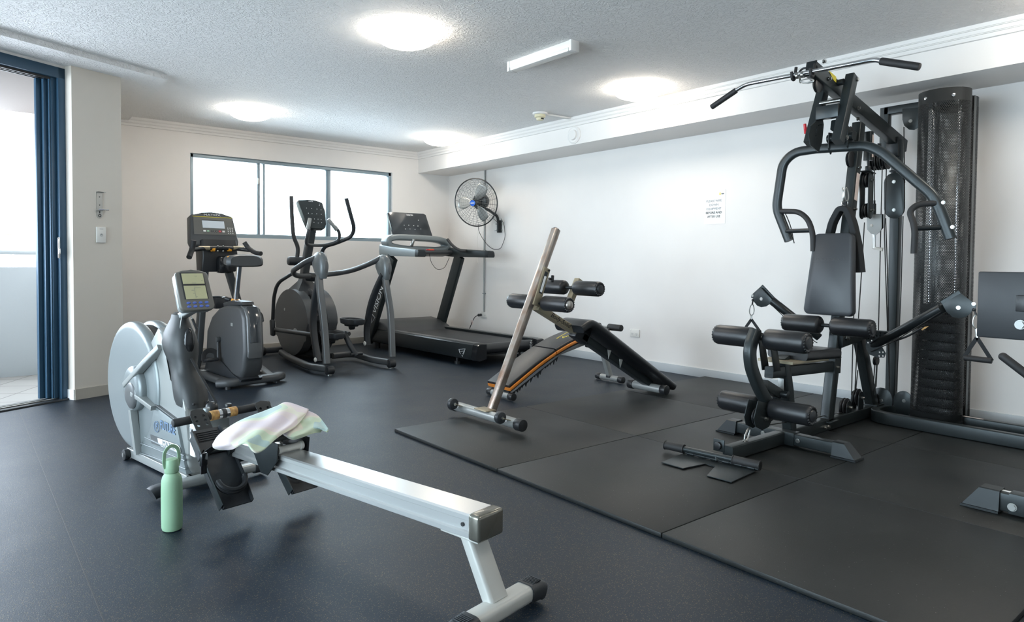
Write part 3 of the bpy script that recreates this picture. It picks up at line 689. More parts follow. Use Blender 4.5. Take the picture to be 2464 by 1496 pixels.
b = MB(M['black']); b.cyl((.055, hy+.03, hz+.005), (.055, hy+.03, hz+.034), .016, bev=.007); b.done('rest_stop', row)
kp = R.u(480, 1000, 1.74)
b = MB(M['blackgloss']); b.lathe((kp.x, kp.y, kp.z-.03), (0, 0, 1), [(0, .034), (.02, .036), (.034, .034), (.040, .028), (.042, .01)], 14); b.done('resistance_knob', row)
b = MB(M['paper'], M['print_k']); b.box((0, 1.775, .215), (.105, .05, .17), bev=.004); b.cyl((-.04, 1.748, .245), (-.04, 1.738, .245), .009, mi=1); b.done('rail_bracket', row)
# foot plates
for s in (-1, 1):
    xo = -.112 if s < 0 else .165; dy_ = .045 if s < 0 else 0
    p0 = V((xo, 1.27+dy_, .10)); p1 = V((xo, 1.52+dy_, .335)); dl = (p1-p0).normalized(); nn = dl.cross(V((1, 0, 0))); nn = nn if nn.y < 0 else -nn
    LL_ = (p1-p0).length
    pp = lambda x, t_, o=0: p0 + V((x, 0, 0)) + dl*t_ + nn*o
    b = MB(M['gund']); b.prism([pp(x, t_) for x, t_ in ((-.035, LL_-.06), (.035, LL_-.06), (.036, LL_+.035), (.028, LL_+.055), (0, LL_+.064), (-.028, LL_+.055), (-.036, LL_+.035))], nn*.005, bev=.001)
    o = b.done('toe_plate', row)
    ct = MB(M['gund'])
    for cx_ in (-.018, .018):
        for k in range(3): ct.cyl(pp(cx_, LL_-.022+k*.022, -.01), pp(cx_, LL_-.022+k*.022, .02), .0065, n=16)
    mkholes(o, ct)
    b = MB(M['chard'])
    n_ = 9; ringsA = []
    for k in range(n_+1):
        t_ = -.075 + (LL_+.03)*k/n_; wv = .062+.012*sin(pi*k/n_)
        ringsA.append([pp(-wv, t_, .0), pp(-wv, t_, .022), pp(-wv+.004, t_, .022), pp(-wv+.006, t_, .006), pp(wv-.006, t_, .006), pp(wv-.004, t_, .022), pp(wv, t_, .022), pp(wv, t_, .0)])
    b.rings(ringsA)
    for k in range(5): b.box(pp(0, LL_-.10+k*.010, .008), (.09, .003, .004), ex=(1, 0, 0), ey=dl)
    b.done('foot_plate', row)
    b = MB(M['gun']); b.box(pp(s*-.0+(-.069), .10, .012), (.004, .34, .045), ex=(1, 0, 0), ey=dl, bev=.001); b.done('side_flange', row)
    b = MB(M['black']); 
    for rr_, zz_ in ((.058, .03), (.056, .045)):
        b.torus(pp(0, .03, zz_), nn, rr_, .010, 30, 8, a0=180, a1=360, hint=dl)
    b.done('heel_cup', row)
    b = MB(M['fabric'])
    a_ = [pp(-.066, .15, .010), pp(-.060, .16, .05), pp(-.02, .165, .085), pp(.03, .165, .085), pp(.062, .16, .05), pp(.066, .15, .01)]
    b.bar(rp(a_, .03), .036, .003, hint=tuple(dl), c=.001); b.done('foot_strap', row)
    if s < 0:
        b = MB(M['blackgloss']); q_ = R.v(490, 1105, -.24); b.box((q_.x, q_.y, q_.z), (.032, .014, .05), bev=.005, rot=(0, 0, 20)); b.bar([q_+V((0, 0, .02)), q_+V((.0, 0, -.055))], .022, .004, hint=(0, 1, 0)); b.done('strap_buckle', row)
    else:
        q_ = pp(.068, .12, .03); b = MB(M['fabric']); b.bar([q_, q_+V((.0, -.03, -.05)), q_+V((0, -.035, -.13))], .020, .004, fil=.02, hint=(0, 1, 0)); b.done('strap_tail', row)
b = MB(M['gund']); b.tube([(-.16, 1.44, .235), (.17, 1.44, .235)], .012); b.box((0, 1.44, .20), (.13, .05, .06), bev=.004); b.done('foot_plate_axle', row)
# seat carriage and seat
sy_ = 1.14
for s in (-1, 1):
    b = MB(M['gund']); x_ = s*.066
    b.prism([V((x_, sy_+a, zt(sy_)+c)) for a, c in ((-.105, .05), (.105, .05), (.105, .02), (.06, -.03), (.02, -.085), (-.03, -.085), (-.095, -.02))], (s*.004, 0, 0), bev=.001)
    b.done('carriage_plate', row)
for d_ in (-.075, .075):
    b = MB(M['plastic_w']); b.lathe((-.055, sy_+d_, zt(sy_)+.0175), (1, 0, 0), [(0, .017), (.012, .017), (.014, .0135), (.096, .0135), (.098, .017), (.11, .017)], 24); b.done('seat_roller', row)
b = MB(M['black']); zz = zt(sy_)+.055
b.rings([ringat((0, sy_+.02, zz+a), w_, d_, 36, 3) for a, w_, d_ in ((0, .14, .105), (.006, .158, .118), (.018, .165, .124), (.030, .160, .120), (.036, .145, .105), (.030, .10, .07))]); b.done('seat', row)

# ---------------------------------------------------------------- towel over the seat and handle
def towel_mat():
    m = mat('pastel_towel', (.8, .7, .7), .8, bump=.35, bscale=900); nt = m.node_tree; p = nt.nodes['Principled BSDF']
    tc = nt.nodes.new('ShaderNodeTexCoord'); nz = nt.nodes.new('ShaderNodeTexNoise'); nz.inputs['Scale'].default_value = 4.2; nz.inputs['Detail'].default_value = .3; nz.inputs['Distortion'].default_value = .2
    cr = nt.nodes.new('ShaderNodeValToRGB'); cr.color_ramp.interpolation = 'CONSTANT'; e = cr.color_ramp.elements
    e[0].position = 0; e[0].color = (.42, .56, .54, 1); e[1].position = .43; e[1].color = (.58, .68, .50, 1)
    for ps_, cc in ((.49, (.72, .68, .56)), (.535, (.72, .61, .60)), (.60, (.68, .58, .62))): k = e.new(ps_); k.color = (*cc, 1)
    nt.links.new(tc.outputs['Object'], nz.inputs['Vector']); nt.links.new(nz.outputs[0], cr.inputs[0]); nt.links.new(cr.outputs[0], p.inputs['Base Color'])
    p.inputs['Sheen Weight'].default_value = .2
    return m
TW = towel_mat()
def wr(px, py, z): return wz(px, py, z)
def sheet(b, rows, sub=6):
    "Catmull-Rom patch through a grid of points"
    def cr(p0, p1, p2, p3, t): return .5*((2*p1)+(p2-p0)*t+(2*p0-5*p1+4*p2-p3)*t*t+(3*p1-p0-3*p2+p3)*t**3)
    def line(P):
        o = []; n = len(P)
        for i in range(n-1):
            for k in range(sub): o.append(cr(P[max(i-1, 0)], P[i], P[i+1], P[min(i+2, n-1)], k/sub))
        return o+[P[-1]]
    G = [line(r) for r in rows]; G = list(zip(*G)); G = [line(list(c)) for c in G]
    vs = [[b.bm.verts.new(p) for p in c] for c in G]
    for i in range(len(vs)-1):
        for j in range(len(vs[0])-1): b._f([vs[i][j], vs[i][j+1], vs[i+1][j+1], vs[i+1][j]])
rowsA = [[(512, 1066, .372), (530, 1042, .392), (575, 1012, .408), (630, 990, .416), (664, 977, .418), (692, 967, .418), (743, 984, .404)],
         [(511, 1072, .364), (540, 1054, .396), (586, 1028, .414), (632, 1008, .410), (676, 992, .424), (707, 983, .414), (742, 987, .404)],
         [(514, 1078, .352), (546, 1067, .388), (590, 1045, .404), (630, 1034, .414), (682, 1018, .402), (716, 1002, .410), (740, 991, .402)],
         [(525, 1082, .344), (556, 1075, .376), (592, 1060, .400), (628, 1061, .388), (676, 1036, .402), (716, 1012, .402), (738, 995, .400)],
         [(536, 1083, .334), (560, 1081, .366), (591, 1067, .392), (622, 1087, .366), (672, 1050, .388), (712, 1024, .396), (736, 998, .396)]]
rowsB = [[(700, 996, .392), (728, 986, .394), (748, 990, .390), (768, 1002, .384), (790, 1031, .376)],
         [(692, 1010, .386), (722, 1006, .384), (748, 1008, .392), (768, 1016, .378), (787, 1036, .372)],
         [(686, 1030, .380), (708, 1026, .386), (736, 1024, .378), (762, 1024, .384), (784, 1038, .368)],
         [(680, 1042, .374), (700, 1048, .380), (728, 1042, .380), (754, 1034, .374), (776, 1034, .366)],
         [(684, 1048, .366), (704, 1058, .362), (728, 1052, .362), (752, 1043, .362), (772, 1040, .356)]]
b = MB(TW)
for rws in (rowsB, rowsA): sheet(b, [[wr(*p) for p in r] for r in rws])
tw = b.done('towel'); tag(tw, 'pastel pink and green towel draped over the rowing machine seat', 'towel')
md = tw.modifiers.new('thick', 'SOLIDIFY'); md.thickness = .006; md.offset = -1

# ================================================================ upright bike
Bk = Frame(1.82, 5.42, 7)
bike = thing('exercise_bike', 'grey upright exercise bike with padded seat, left of the elliptical', 'exercise bike', Bk.O, Bk.a)
u = Bk
fl, fr_ = u.z(470, 893, .045), u.z(606, 868, .045)
rl_, rr_ = u.z(545, 922, .045), u.z(648, 902, .045)
b = MB(M['char']); b.bar([(fl.x, fl.y+.02, .045), (rl_.x+.01, .01, .045)], .075, .055, c=.02, hint=(0, 0, 1)); b.done('base_tube', bike)
b = MB(M['char']); b.bar([(fr_.x, fr_.y+.02, .045), (rr_.x-.04, .06, .045)], .075, .055, c=.02, hint=(0, 0, 1)); b.done('base_tube', bike)
b = MB(M['char']); b.bar(rp([(rl_.x-.05, .07, .045), (rl_.x+.02, .0, .05), (rr_.x-.02, .0, .05), (rr_.x+.06, .08, .045)], .04), .09, .062, c=.024, hint=(0, 0, 1)); b.done('rear_stabilizer', bike)
b = MB(M['char']); b.bar([(fl.x-.04, fl.y+.03, .045), (fr_.x+.04, fr_.y+.03, .045)], .08, .055, c=.02, hint=(0, 0, 1)); b.done('front_stabilizer', bike)
for x, y in ((rl_.x, .0), (rr_.x, .02), (fl.x, fl.y+.03), (fr_.x, fr_.y+.03)):
    b = MB(M['black']); b.cyl((x, y, 0), (x, y, .022), .022); b.done('foot_pad', bike)
b = MB(M['paper']); b.box((fl.x+.004, fl.y-.16, .0735), (.035, .06, .001)); b.done('warning_label', bike); b = MB(M['paper']); b.box((rr_.x-.045, .26, .0735), (.03, .06, .001)); b.done('warning_label', bike)
ny = .72
tl_, tr_ = u.u(492, 648, ny), u.u(550, 652, ny)
b = MB(M['char']); b.bar([(fl.x, fl.y, .05), (fl.x+.01, fl.y-.03, .16), tl_], .058, .075, fil=.08, hint=(0, 1, 0), c=.016); b.done('front_post', bike)
b = MB(M['char']); b.bar([(fr_.x, fr_.y, .05), (fr_.x-.01, fr_.y-.02, .16), tr_], .058, .075, fil=.08, hint=(0, 1, 0), c=.016); b.done('front_post', bike)
ncn = u.u(522, 628, ny)
b = MB(M['black']); nw = tr_.x-tl_.x
b.prism([V((tl_.x-.05, ny+a, tl_.z+c)) for a, c in ((-.06, -.02), (.06, -.02), (.08, .16), (.05, .26), (-.06, .26), (-.09, .12))], (nw+.10, 0, 0), bev=.022, seg=3); b.done('neck_housing', bike)
b = MB(M['blackgloss']); b.box((ncn.x+.005, ny-.10, ncn.z-.03), (.09, .09, .15), bev=.02); b.done('phone_tray', bike)
# console
cc = u.u(513, 552, .74); c_t = radians(17); cy_ = V((0, sin(c_t), cos(c_t))); c_n = V((0, -cos(c_t), sin(c_t))); X1 = V((1, .0, 0))
cp = lambda x, y, o=0: cc + X1*x + cy_*y + c_n*o
out = [(-.185, -.155), (.185, -.155), (.205, -.14), (.212, -.11), (.190, .115), (.178, .128), (.09, .148), (0, .155), (-.09, .148), (-.178, .128), (-.190, .115), (-.212, -.11), (-.205, -.14)]
b = MB(M['char']); b.prism([cp(x, y, -.075) for x, y in out], c_n*.09, bev=.016, seg=3); b.done('console', bike)
b = MB(M['taupe']); b.prism([cp(x, y, .014) for x, y in ((-.178, -.055), (.19, -.055), (.174, .105), (-.168, .105))], c_n*.004, bev=.001); b.done('console_face', bike)  # warm light reflected on the face is put into its taupe colour
b = MB(M['yellow']); b.prism([cp(x, y, .015) for x, y in ((-.172, .107), (.176, .107), (.175, .111), (-.171, .111))], c_n*.003); b.done('console_stripe', bike)
b = MB(M['lcdw']); b.box(cp(.0, .040, .019), (.195, .068, .003), ex=X1, ey=cy_); b.done('console_screen', bike)
b = MB(M['print_k']); b.box(cp(0, .076, .0195), (.197, .005, .003), ex=X1, ey=cy_); b.done('screen_shade', bike)
text('lettering', 'MATRIX', .026, cp(0, .128, .017), X1, cy_, M['print_w'], bike, sx=1.6)
for i, (x, m_) in enumerate(((-.085, 'plastic_w'), (-.055, 'green'), (-.020, 'print_k'), (.0, 'print_k'), (.020, 'print_k'), (.050, 'red'), (.082, 'plastic_w'))):
    b = MB(M[m_], M['plastic_w']); wdt = .022 if m_ != 'print_k' else .013; b.box(cp(x, -.022, .0185), (wdt, .016, .003), ex=X1, ey=cy_, bev=.001); b.box(cp(x, -.022, .0203), (.005, .005, .001), ex=X1, ey=cy_, mi=1); b.done('console_button', bike)
for r_ in range(4):
    for c_ in range(3):
        b = MB(M['plastic_w']); b.box(cp(.125+c_*.020, .012-r_*.0165, .0185), (.0085, .007, .003), ex=X1, ey=cy_, bev=.001); b.done('keypad_key', bike)
# handlebar
hu = .60
hp = lambda px, py, yy_=hu: u.u(px, py, yy_)
b = MB(M['rubber']); b.tube([hp(466, 578, .50), hp(462, 600, .52), hp(455, 619, .46)], .022, .03); b.done('handle_grip', bike)
b = MB(M['rubber']); b.tube([hp(588, 583, .52), hp(598, 597, .50), hp(612, 607, .42), hp(628, 610, .34)], .020, .03); b.done('handle_grip', bike)
b = MB(M['black']); b.tube([hp(463, 601, .52), hp(480, 598, .58), hp(530, 596, .60), hp(580, 599, .58), hp(602, 602, .50)], .018, .05); b.done('handlebar', bike)
for x in (512, 552):
    b = MB(M['orangep']); a_ = hp(x-4, 599, .595); c_ = hp(x+4, 599, .595); b.cyl(a_, c_, .021); b.done('orange_clip', bike)
for x0, x1 in ((478, 504), (560, 586)):
    b = MB(M['tan']); b.cyl(hp(x0, 597, .585), hp(x1, 597, .585), .0188); b.done('pulse_sensor', bike)
b = MB(M['steel'])
for x in (524, 537):
    for y in (592, 604): b.sph(hp(x, y, .575), .008)
b.done('clamp_bolts', bike)
# seat, post, body
sp0, sp1 = V((0, .225, .64)), V((0, .14, .985)); st = u.v(585, 640, 0); 
off = st.y - sp1.y
b = MB(M['chrome']); b.cyl(sp0, sp1, .021); b.cyl(sp1-V((0, 0, .02)), sp1+V((0, 0, .002)), .032, bev=.003); b.done('seat_post', bike)
b = MB(M['orangep']); b.cyl((0, .220, .665), (0, .214, .695), .036, bev=.004); b.done('orange_clip', bike)
b = MB(M['black']); b.cyl((0, .226, .62), (0, .22, .67), .034); b.cyl((-.02, .27, .69), (-.05, .30, .70), .018, bev=.003); b.done('seat_post_collar', bike)
b = MB(M['char']); rg = []
for k in range(13):
    t_ = k/12; yy_ = .02+.30*t_; wv = .150*(1-t_)**.55*(.9 if t_ > .02 else .8)+.026; hh = .052*(1-.35*t_)
    if t_ == 0: wv, hh = .130, .040
    if t_ == 1: wv, hh = .016, .014
    rg.append([V((wv*math.copysign(abs(cos(a))**.55, cos(a)), yy_, 1.012+.008*t_+hh*math.copysign(abs(sin(a))**.6, sin(a))-.012*abs(cos(a))**3)) for a in [2*pi*i/24 for i in range(24)]])
b.rings(rg); b.done('seat', bike)
b = MB(M['orangep']); b.sph((-.118, .055, 1.042), .026, (.9, .6, .35)); b.done('seat_badge', bike)
prof = [(.60, .075), (.625, .20), (.60, .42), (.50, .545), (.36, .62), (.22, .648), (.02, .652), (-.06, .635), (-.105, .56), (-.125, .30), (-.095, .15), (-.03, .075)]
b = MB(M['char']); b.prism([V((-.085, y, z)) for y, z in prof], (.17, 0, 0), bev=.035, seg=4); b.done('body_shroud', bike)
b = MB(M['pewter']); 
b.prism([V((-.062, y, z)) for y, z in ((.02, .658), (-.068, .643), (-.118, .565), (-.137, .30), (-.128, .245), (-.09, .26), (-.05, .6))], (.124, 0, 0), bev=.014, seg=3); b.done('rear_panel', bike)
b = MB(M['glossgrey']); b.prism([V((-.045, y, z)) for y, z in ((-.07, .648), (-.124, .565), (-.139, .37), (-.12, .36), (-.06, .6))], (.09, 0, 0), bev=.006); b.done('panel_inlay', bike)
b = MB(M['chard']); b.prism([V((-.092, y, z)) for y, z in ((.64, .06), (.58, .19), (.30, .20), (.10, .10), (-.09, .08), (-.06, .055))], (.184, 0, 0), bev=.012); b.done('shroud_skirt', bike)
b = MB(M['chard']); b.prism([V((-.055, y, z)) for y, z in ((.33, .625), (.34, .66), (.18, .69), (.0, .685), (-.01, .66))], (.11, 0, 0), bev=.012); b.done('post_socket', bike)
b = MB(M['silver2']); b.box((-.0865, .10, .50), (.002, .034, .026), bev=.0005); b.done('emblem', bike)
pl = u.v(520, 815, -.12)
b = MB(M['char']); b.bar([(-.105, .33, .36), (-.115, .30, .20)], .032, .018, c=.006, hint=(1, 0, 0)); b.cyl((-.08, .33, .36), (-.118, .33, .36), .024, bev=.004); b.done('crank', bike)
b = MB(M['char']); b.bar([(.105, .33, .36), (.115, .22, .50)], .032, .018, c=.006, hint=(1, 0, 0)); b.cyl((.08, .33, .36), (.118, .33, .36), .024, bev=.004); b.done('crank', bike)
for s, py_, pz_ in ((-1, .30, .20), (1, .22, .50)):
    b = MB(M['black']); b.box((s*.175, py_, pz_), (.105, .10, .028), bev=.010, rot=(-12, 0, 0)); b.done('pedal', bike)
    b = MB(M['rubber']); b.bar(rp([(s*.175-.055, py_, pz_), (s*.175-.05, py_+.01, pz_+.06), (s*.175, py_+.015, pz_+.085), (s*.175+.05, py_+.01, pz_+.06), (s*.175+.055, py_, pz_)], .03), .04, .004, hint=(0, 1, 0), c=.001); b.done('pedal_strap', bike)
cpu_ = u.v(536, 722, tr_.x-.06)
b = MB(M['black']); q = u.u(530, 725, .62); b.box((q.x, q.y, q.z-.01), (.13, .10, .10), bev=.012); b.torus((q.x-.03, q.y, q.z+.042), (0, 0, 1), .04, .006, 24, 6); b.done('bottle_holder', bike)
# ================================================================ elliptical trainer
EL = Frame(2.92, 5.53, 2)
ell = thing('elliptical_trainer', 'charcoal elliptical trainer with tall swinging handles, standing before the window', 'elliptical', EL.O, EL.a)
ev, eu, ez = EL.v, EL.u, EL.z
for s, ft, pts1, cap_t, pts2 in (
    (-1, (795, 895), [(786, 875), (783, 820), (778, 760), (770, 700), (768, 665)], (770, 637), [(766, 870), (757, 820), (752, 770), (757, 720), (768, 668)]),
    (1, (950, 880), [(944, 858), (942, 800), (940, 750), (930, 690), (925, 660)], (922, 642), [(884, 830), (882, 790), (890, 740), (903, 700), (922, 660)])):
    x = s*.32
    A = [ev(px, py, x) for px, py in pts1]; A[0].z = .07
    yb = .045
    # front post (nearest the user) follows the traced curve with its depth kept near the foot
    n1 = len(A)
    P1 = [V((eu(px, py, yb + .17*k/(n1-1)).x, yb + .17*k/(n1-1), eu(px, py, yb + .17*k/(n1-1)).z)) for k, (px, py) in enumerate(pts1)]
    b = MB(M['pewter']); b.bar(rp(P1, .15, 4), .060, .046, hint=(0, 1, 0), c=.012); b.done('front_post', ell)
    n2 = len(pts2)
    P2 = [V((x, ev(px, py, x).y, ev(px, py, x).z)) for px, py in pts2]
    P2 = [V((p.x, min(p.y, .95), p.z)) for p in P2]
    b = MB(M['chard']); b.bar(rp(P2, .15, 4), .046, .060, hint=(1, 0, 0), c=.012); b.done('rear_post', ell)
    cc_ = eu(*cap_t, .24); cc_ = V((x if s < 0 else cc_.x, .25, cc_.z))
    cc_ = V((eu(cap_t[0], cap_t[1], .25).x, .25, eu(cap_t[0], cap_t[1], .25).z))
    b = MB(M['midgrey'])
    b.rings([ringat((cc_.x, cc_.y+dy, cc_.z+dz), w_, d_, 28, 2.6) for dz, w_, d_, dy in ((-.125, .034, .038, -.045), (-.11, .040, .050, -.04), (-.06, .048, .085, -.02), (0, .052, .105, 0), (.05, .050, .100, .005), (.085, .043, .082, .005), (.108, .030, .055, .005), (.118, .012, .02, .005))])
    b.done('joint_cover', ell)
    b = MB(M['pewter']); b.sph((cc_.x+.010, cc_.y-.098, cc_.z-.015), .036, (.7, .35, 1.6)); b.done('cover_inlay', ell)
    f = ez(*ft, .035)
    b = MB(M['black']); b.cyl((f.x-.02, .03, .045), (f.x+.05, .03, .045), .040, bev=.010); b.done('foot_cap', ell)
    b = MB(M['steel']); b.cyl((f.x+.01, .03, 0), (f.x+.01, .03, .02), .024); b.done('levelling_foot', ell)
    P3 = [(f.x-.01, .03, .06)] + ([tuple(ez(px, py, .06)) for px, py in ((745, 882), (700, 862), (672, 846))] if s < 0 else [tuple(ez(px, py, .06)) for px, py in ((900, 866), (850, 851), (800, 856))])
    P3 = [V((p[0], min(p[1], 1.3), p[2])) for p in P3]
    b = MB(M['char']); b.bar(rp(P3, .12), .055, .060, hint=(0, 0, 1), c=.02); b.done('base_tube', ell)
    b = MB(M['plastic_w']); q = P2[0]; b.sph((q.x-.03, q.y, q.z+.02), .022, (.5, 1, 1)); b.done('joint_cap', ell)
# hand rails sweeping to the mast
cl = eu(748, 625, .28); cr_ = eu(900, 633, .28)
b = MB(M['char']); b.tube([eu(765, 618, .26), eu(735, 630, .40), eu(703, 652, .80), eu(712, 664, .95), eu(745, 664, 1.05)], .026, .10, n=16); b.done('hand_rail', ell)
b = MB(M['char']); b.tube([eu(915, 622, .26), eu(895, 632, .35), eu(850, 650, .65), eu(815, 657, .90), eu(770, 662, 1.05)], .026, .15, n=16); b.done('hand_rail', ell)
# mast
mt = [ev(737, 700, 0), ev(745, 620, 0), ev(754, 550, 0)]
mt = [V((0, 1.32, ev(737, 700, 0).z)), V((0, 1.20, eu(745, 620, 1.2).z)), V((0, 1.08, eu(754, 550, 1.08).z))]
b = MB(M['char']); b.bar(mt, .075, .085, hint=(0, 1, 0), c=.015); b.done('mast', ell)
b = MB(M['black']); q = eu(745, 665, 1.18); b.cyl((-.03, 1.16, q.z), (.06, 1.10, q.z-.01), .045, bev=.012); b.done('rail_clamp', ell)
# pivot housings for the moving arms
q = eu(715, 628, 1.22)
b = MB(M['chard']); b.cyl((-.20, 1.22, q.z), (.20, 1.22, q.z), .046, n=28, bev=.018); b.done('pivot_tube', ell)
# console
ec = eu(756, 515, 1.0); t_ = radians(20); ey2 = V((0, sin(t_), cos(t_))); en = V((0, -cos(t_), sin(t_)))
ep = lambda x, y, o=0: ec + V((x*1.13, 0, 0)) + ey2*y*1.06 + en*o
out = [(-.075, -.155), (.060, -.155), (.085, -.140), (.100, -.10), (.112, .03), (.100, .115), (.092, .128), (.03, .142), (-.04, .145), (-.13, .138), (-.140, .125), (-.132, .08), (-.105, -.05), (-.088, -.13)]
b = MB(M['gun']); b.prism([ep(x, y, -.05) for x, y in out], en*.06, bev=.010, seg=3); b.done('console', ell)
b = MB(M['print_k']); b.bar([ep(-.098, -.022, .0105), ep(.100, -.022, .0105)], .003, .0015, hint=tuple(en), c=.0003); b.done('console_seam', ell)
random.seed(5)
for i, (x, y) in enumerate(((-.07, .055), (-.02, .052), (.03, .05), (.07, .045), (.06, .09), (.066, .105), (-.06, .002), (-.025, 0), (.02, 0), (.065, -.002), (-.01, -.055), (.025, -.055), (.055, -.057), (-.02, -.09), (.02, -.095), (.055, -.09))):
    b = MB(M['print_w']); b.cyl(ep(x, y, .010), ep(x, y, .0115), .0035, n=10); b.done('console_button', ell)
text('lettering', 'VISION', .016, ep(-.02, .128, .0108), V((1, 0, 0)), ey2, M['print_w'], ell)
# fixed inner handle bars
b = MB(M['char']); b.tube([eu(745, 545, .93), eu(740, 565, .94), eu(735, 588, 1.0), eu(755, 590, 1.05), eu(785, 590, 1.05), eu(815, 580, 1.0), eu(818, 560, .95), eu(806, 545, .93)], .0165, .06, n=14); b.done('fixed_handlebar', ell)
for a_, c_ in (((746, 525), (741, 552)), ((790, 527), (810, 553))):
    b = MB(M['silver2']); b.cyl(eu(*a_, .93), eu(*c_, .93), .0195, bev=.003); b.done('pulse_grip', ell)
# moving arms
b = MB(M['chard']); b.tube([eu(701, 472, 1.30), eu(702, 520, 1.28), eu(706, 570, 1.25), eu(718, 595, 1.24), eu(714, 625, 1.22)], .021, .10, n=16); b.done('moving_handle', ell)
b = MB(M['chard']); b.tube([eu(833, 477, .86), eu(842, 510, .87), eu(853, 550, .90), eu(845, 570, .95), eu(805, 586, 1.05), eu(780, 592, 1.12), eu(771, 618, 1.2)], .021, .10, n=16); b.done('moving_handle', ell)
b = MB(M['chard']); b.tube([eu(703, 658, 1.0), eu(668, 680, 1.15), eu(659, 712, 1.2), eu(656, 775, 1.28)], .018, .10, n=14); b.done('link_arm', ell)
b = MB(M['chard']); q = eu(655, 795, 1.28); b.box((q.x, 1.27, q.z+.03), (.045, .07, .17), bev=.018, rot=(0, -3, 0)); b.done('link_joint', ell)
# wheel covers
wc = V((0, 1.24, .385))
def oval(x0, x1, ry, rz, m, nm, bev=.03):
    b = MB(m); pts = []
    for i in range(48):
        a = 2*pi*i/48; pts.append(V((x0, wc.y+ry*cos(a)*(1 if sin(a) > -.3 else .92), wc.z+rz*sin(a)+(-.02 if sin(a) < 0 else 0))))
    b.prism(pts, (x1-x0, 0, 0), bev=bev, seg=4); return b.done(nm, ell)
oval(-.165, -.075, .41, .335, M['char'], 'wheel_cover'); oval(.055, .165, .41, .335, M['char'], 'wheel_cover')
oval(-.08, .06, .375, .305, M['blackgloss'], 'flywheel_core', .01)
b = MB(M['char']); b.bar([(0, 1.24+.36*cos(a), .385+.33*sin(a)) for a in [radians(k) for k in range(55, 200, 10)]], .05, .05, hint=(1, 0, 0), c=.015); b.done('cover_spine', ell)
b = MB(M['chard']); q0 = eu(735, 672, 1.25)
b.rings([[V((sx_*w_, 1.25+sy_*d_, z_)) for sx_, sy_ in ((-1, -1), (1, -1), (1, 1), (-1, 1))] for z_, w_, d_ in ((.66, .15, .16), (.72, .12, .12), (.80, .055, .055), (.83, .045, .045))]); b.done('mast_boot', ell)
b = MB(M['silver2']); q = EL.v(699, 774, -.166); b.sph((-.166, 1.12, .30), .04, (.12, 1.1, .5)); b.sph((-.166, 1.38, .50), .016, (.2, 1, 1)); b.done('cover_badge', ell)
# pedals and their arms
for s, pts, pc, hh in ((-1, [(660, 792), (700, 798), (750, 805)], (800, 806), .05), (1, [(790, 795), (840, 803)], (848, 773), .06)):
    yy = (1.28, .85, .60) if s < 0 else (.95, .62)
    b = MB(M['char']); b.tube([eu(px, py, y_) for (px, py), y_ in zip(pts, yy)], .022, n=14); b.done('pedal_arm', ell)
    pq = eu(*pc, .50)
    for k, (dx, sc_) in enumerate(((0, 1),)):
        b = MB(M['chard'])
        b.rings([ringat((pq.x, pq.y+.0, pq.z+z_), w_, d_, 28, 3.5) for z_, w_, d_ in ((-.03, .06, .13), (-.02, .078, .155), (.015, .082, .165), (.028, .080, .162), (.028, .070, .150), (.002, .066, .145))])
        b.done('foot_pedal', ell)
    b = MB(M['black']); b.cyl((pq.x-.02, pq.y+.02, pq.z-.055), (pq.x+.03, pq.y+.02, pq.z-.055), .03, bev=.008); b.box((pq.x, pq.y+.02, pq.z-.035), (.09, .14, .03), bev=.01); b.done('pedal_carrier', ell)
b = MB(M['chard']); b.tube([eu(828, 800, .50), eu(842, 830, .42), eu(857, 855, .38)], .026, n=16); b.cyl(eu(850, 852, .38)-V((.03, 0, 0)), eu(850, 852, .38)+V((.10, 0, 0)), .014); b.done('rocker_arm', ell)
b = MB(M['chard']); b.box((0, 1.60, .05), (.62, .07, .06), bev=.02); b.box((0, 1.2, .06), (.14, .9, .06), bev=.02); b.done('front_stabilizer', ell)
for s in (-1, 1):
    b = MB(M['black']); b.cyl((s*.29, 1.60, .045), (s*.37, 1.60, .045), .044, bev=.01); b.done('transport_wheel', ell)

# ================================================================ treadmill
T = Frame(4.33, 5.15, 1.5)
trd = thing('treadmill', 'black treadmill with silver curved console, below the wall fan', 'treadmill', T.O, T.a)
tv, tu, tz = T.v, T.u, T.z
for s in (-1, 1):
    x0 = s*.335
    b = MB(M['gund'])
    sec = [(0, .075), (s*.085, .06), (s*.125, .075), (s*.135, .11), (s*.110, .215), (s*.09, .228), (0, .228)]
    b.rings([[V((x0+a, y, z)) for a, z in sec] for y in (.015, 2.05)], True); b.done('side_rail', trd)
    b = MB(M['pewter']); b.box((x0+s*.052, .86, .2295), (.072, 1.68, .004), bev=.001); b.done('rail_trim', trd)
    b = MB(M['blackgloss'])
    b.rings([[V((x0+a, y, .145+(z-.145)*k)) for a, z in sec] for y, k in ((.02, 1.03), (-.04, 1.0), (-.055, .94))]); b.done('rail_end_cap', trd)
b = MB(M['belt']); b.box((0, .95, .195), (.66, 1.80, .02), bev=.006); b.done('running_belt', trd)
b = MB(M['black']); b.cyl((-.335, .045, .165), (.335, .045, .165), .052, n=32); b.box((0, 1.0, .13), (.64, 1.8, .09)); b.done('rear_roller', trd)
text('lettering', 'VISION', .045, (.30, -.008, .150), (-.0, .0, 1), (-1, 0, 0), M['print_w'], trd)
b = MB(M['steel'])
for s in (-1, 1): 
    b = MB(M['black']); b.cyl((s*.42, .30, .0), (s*.42, .30, .03), .028); b.cyl((s*.42, .30, .03), (s*.42, .30, .08), .012); b.done('levelling_foot', trd)
    b = MB(M['black']); b.cyl((s*.42, 1.85, .0), (s*.42, 1.85, .08), .03); b.done('front_foot', trd)
b = MB(M['char']); xs = .43
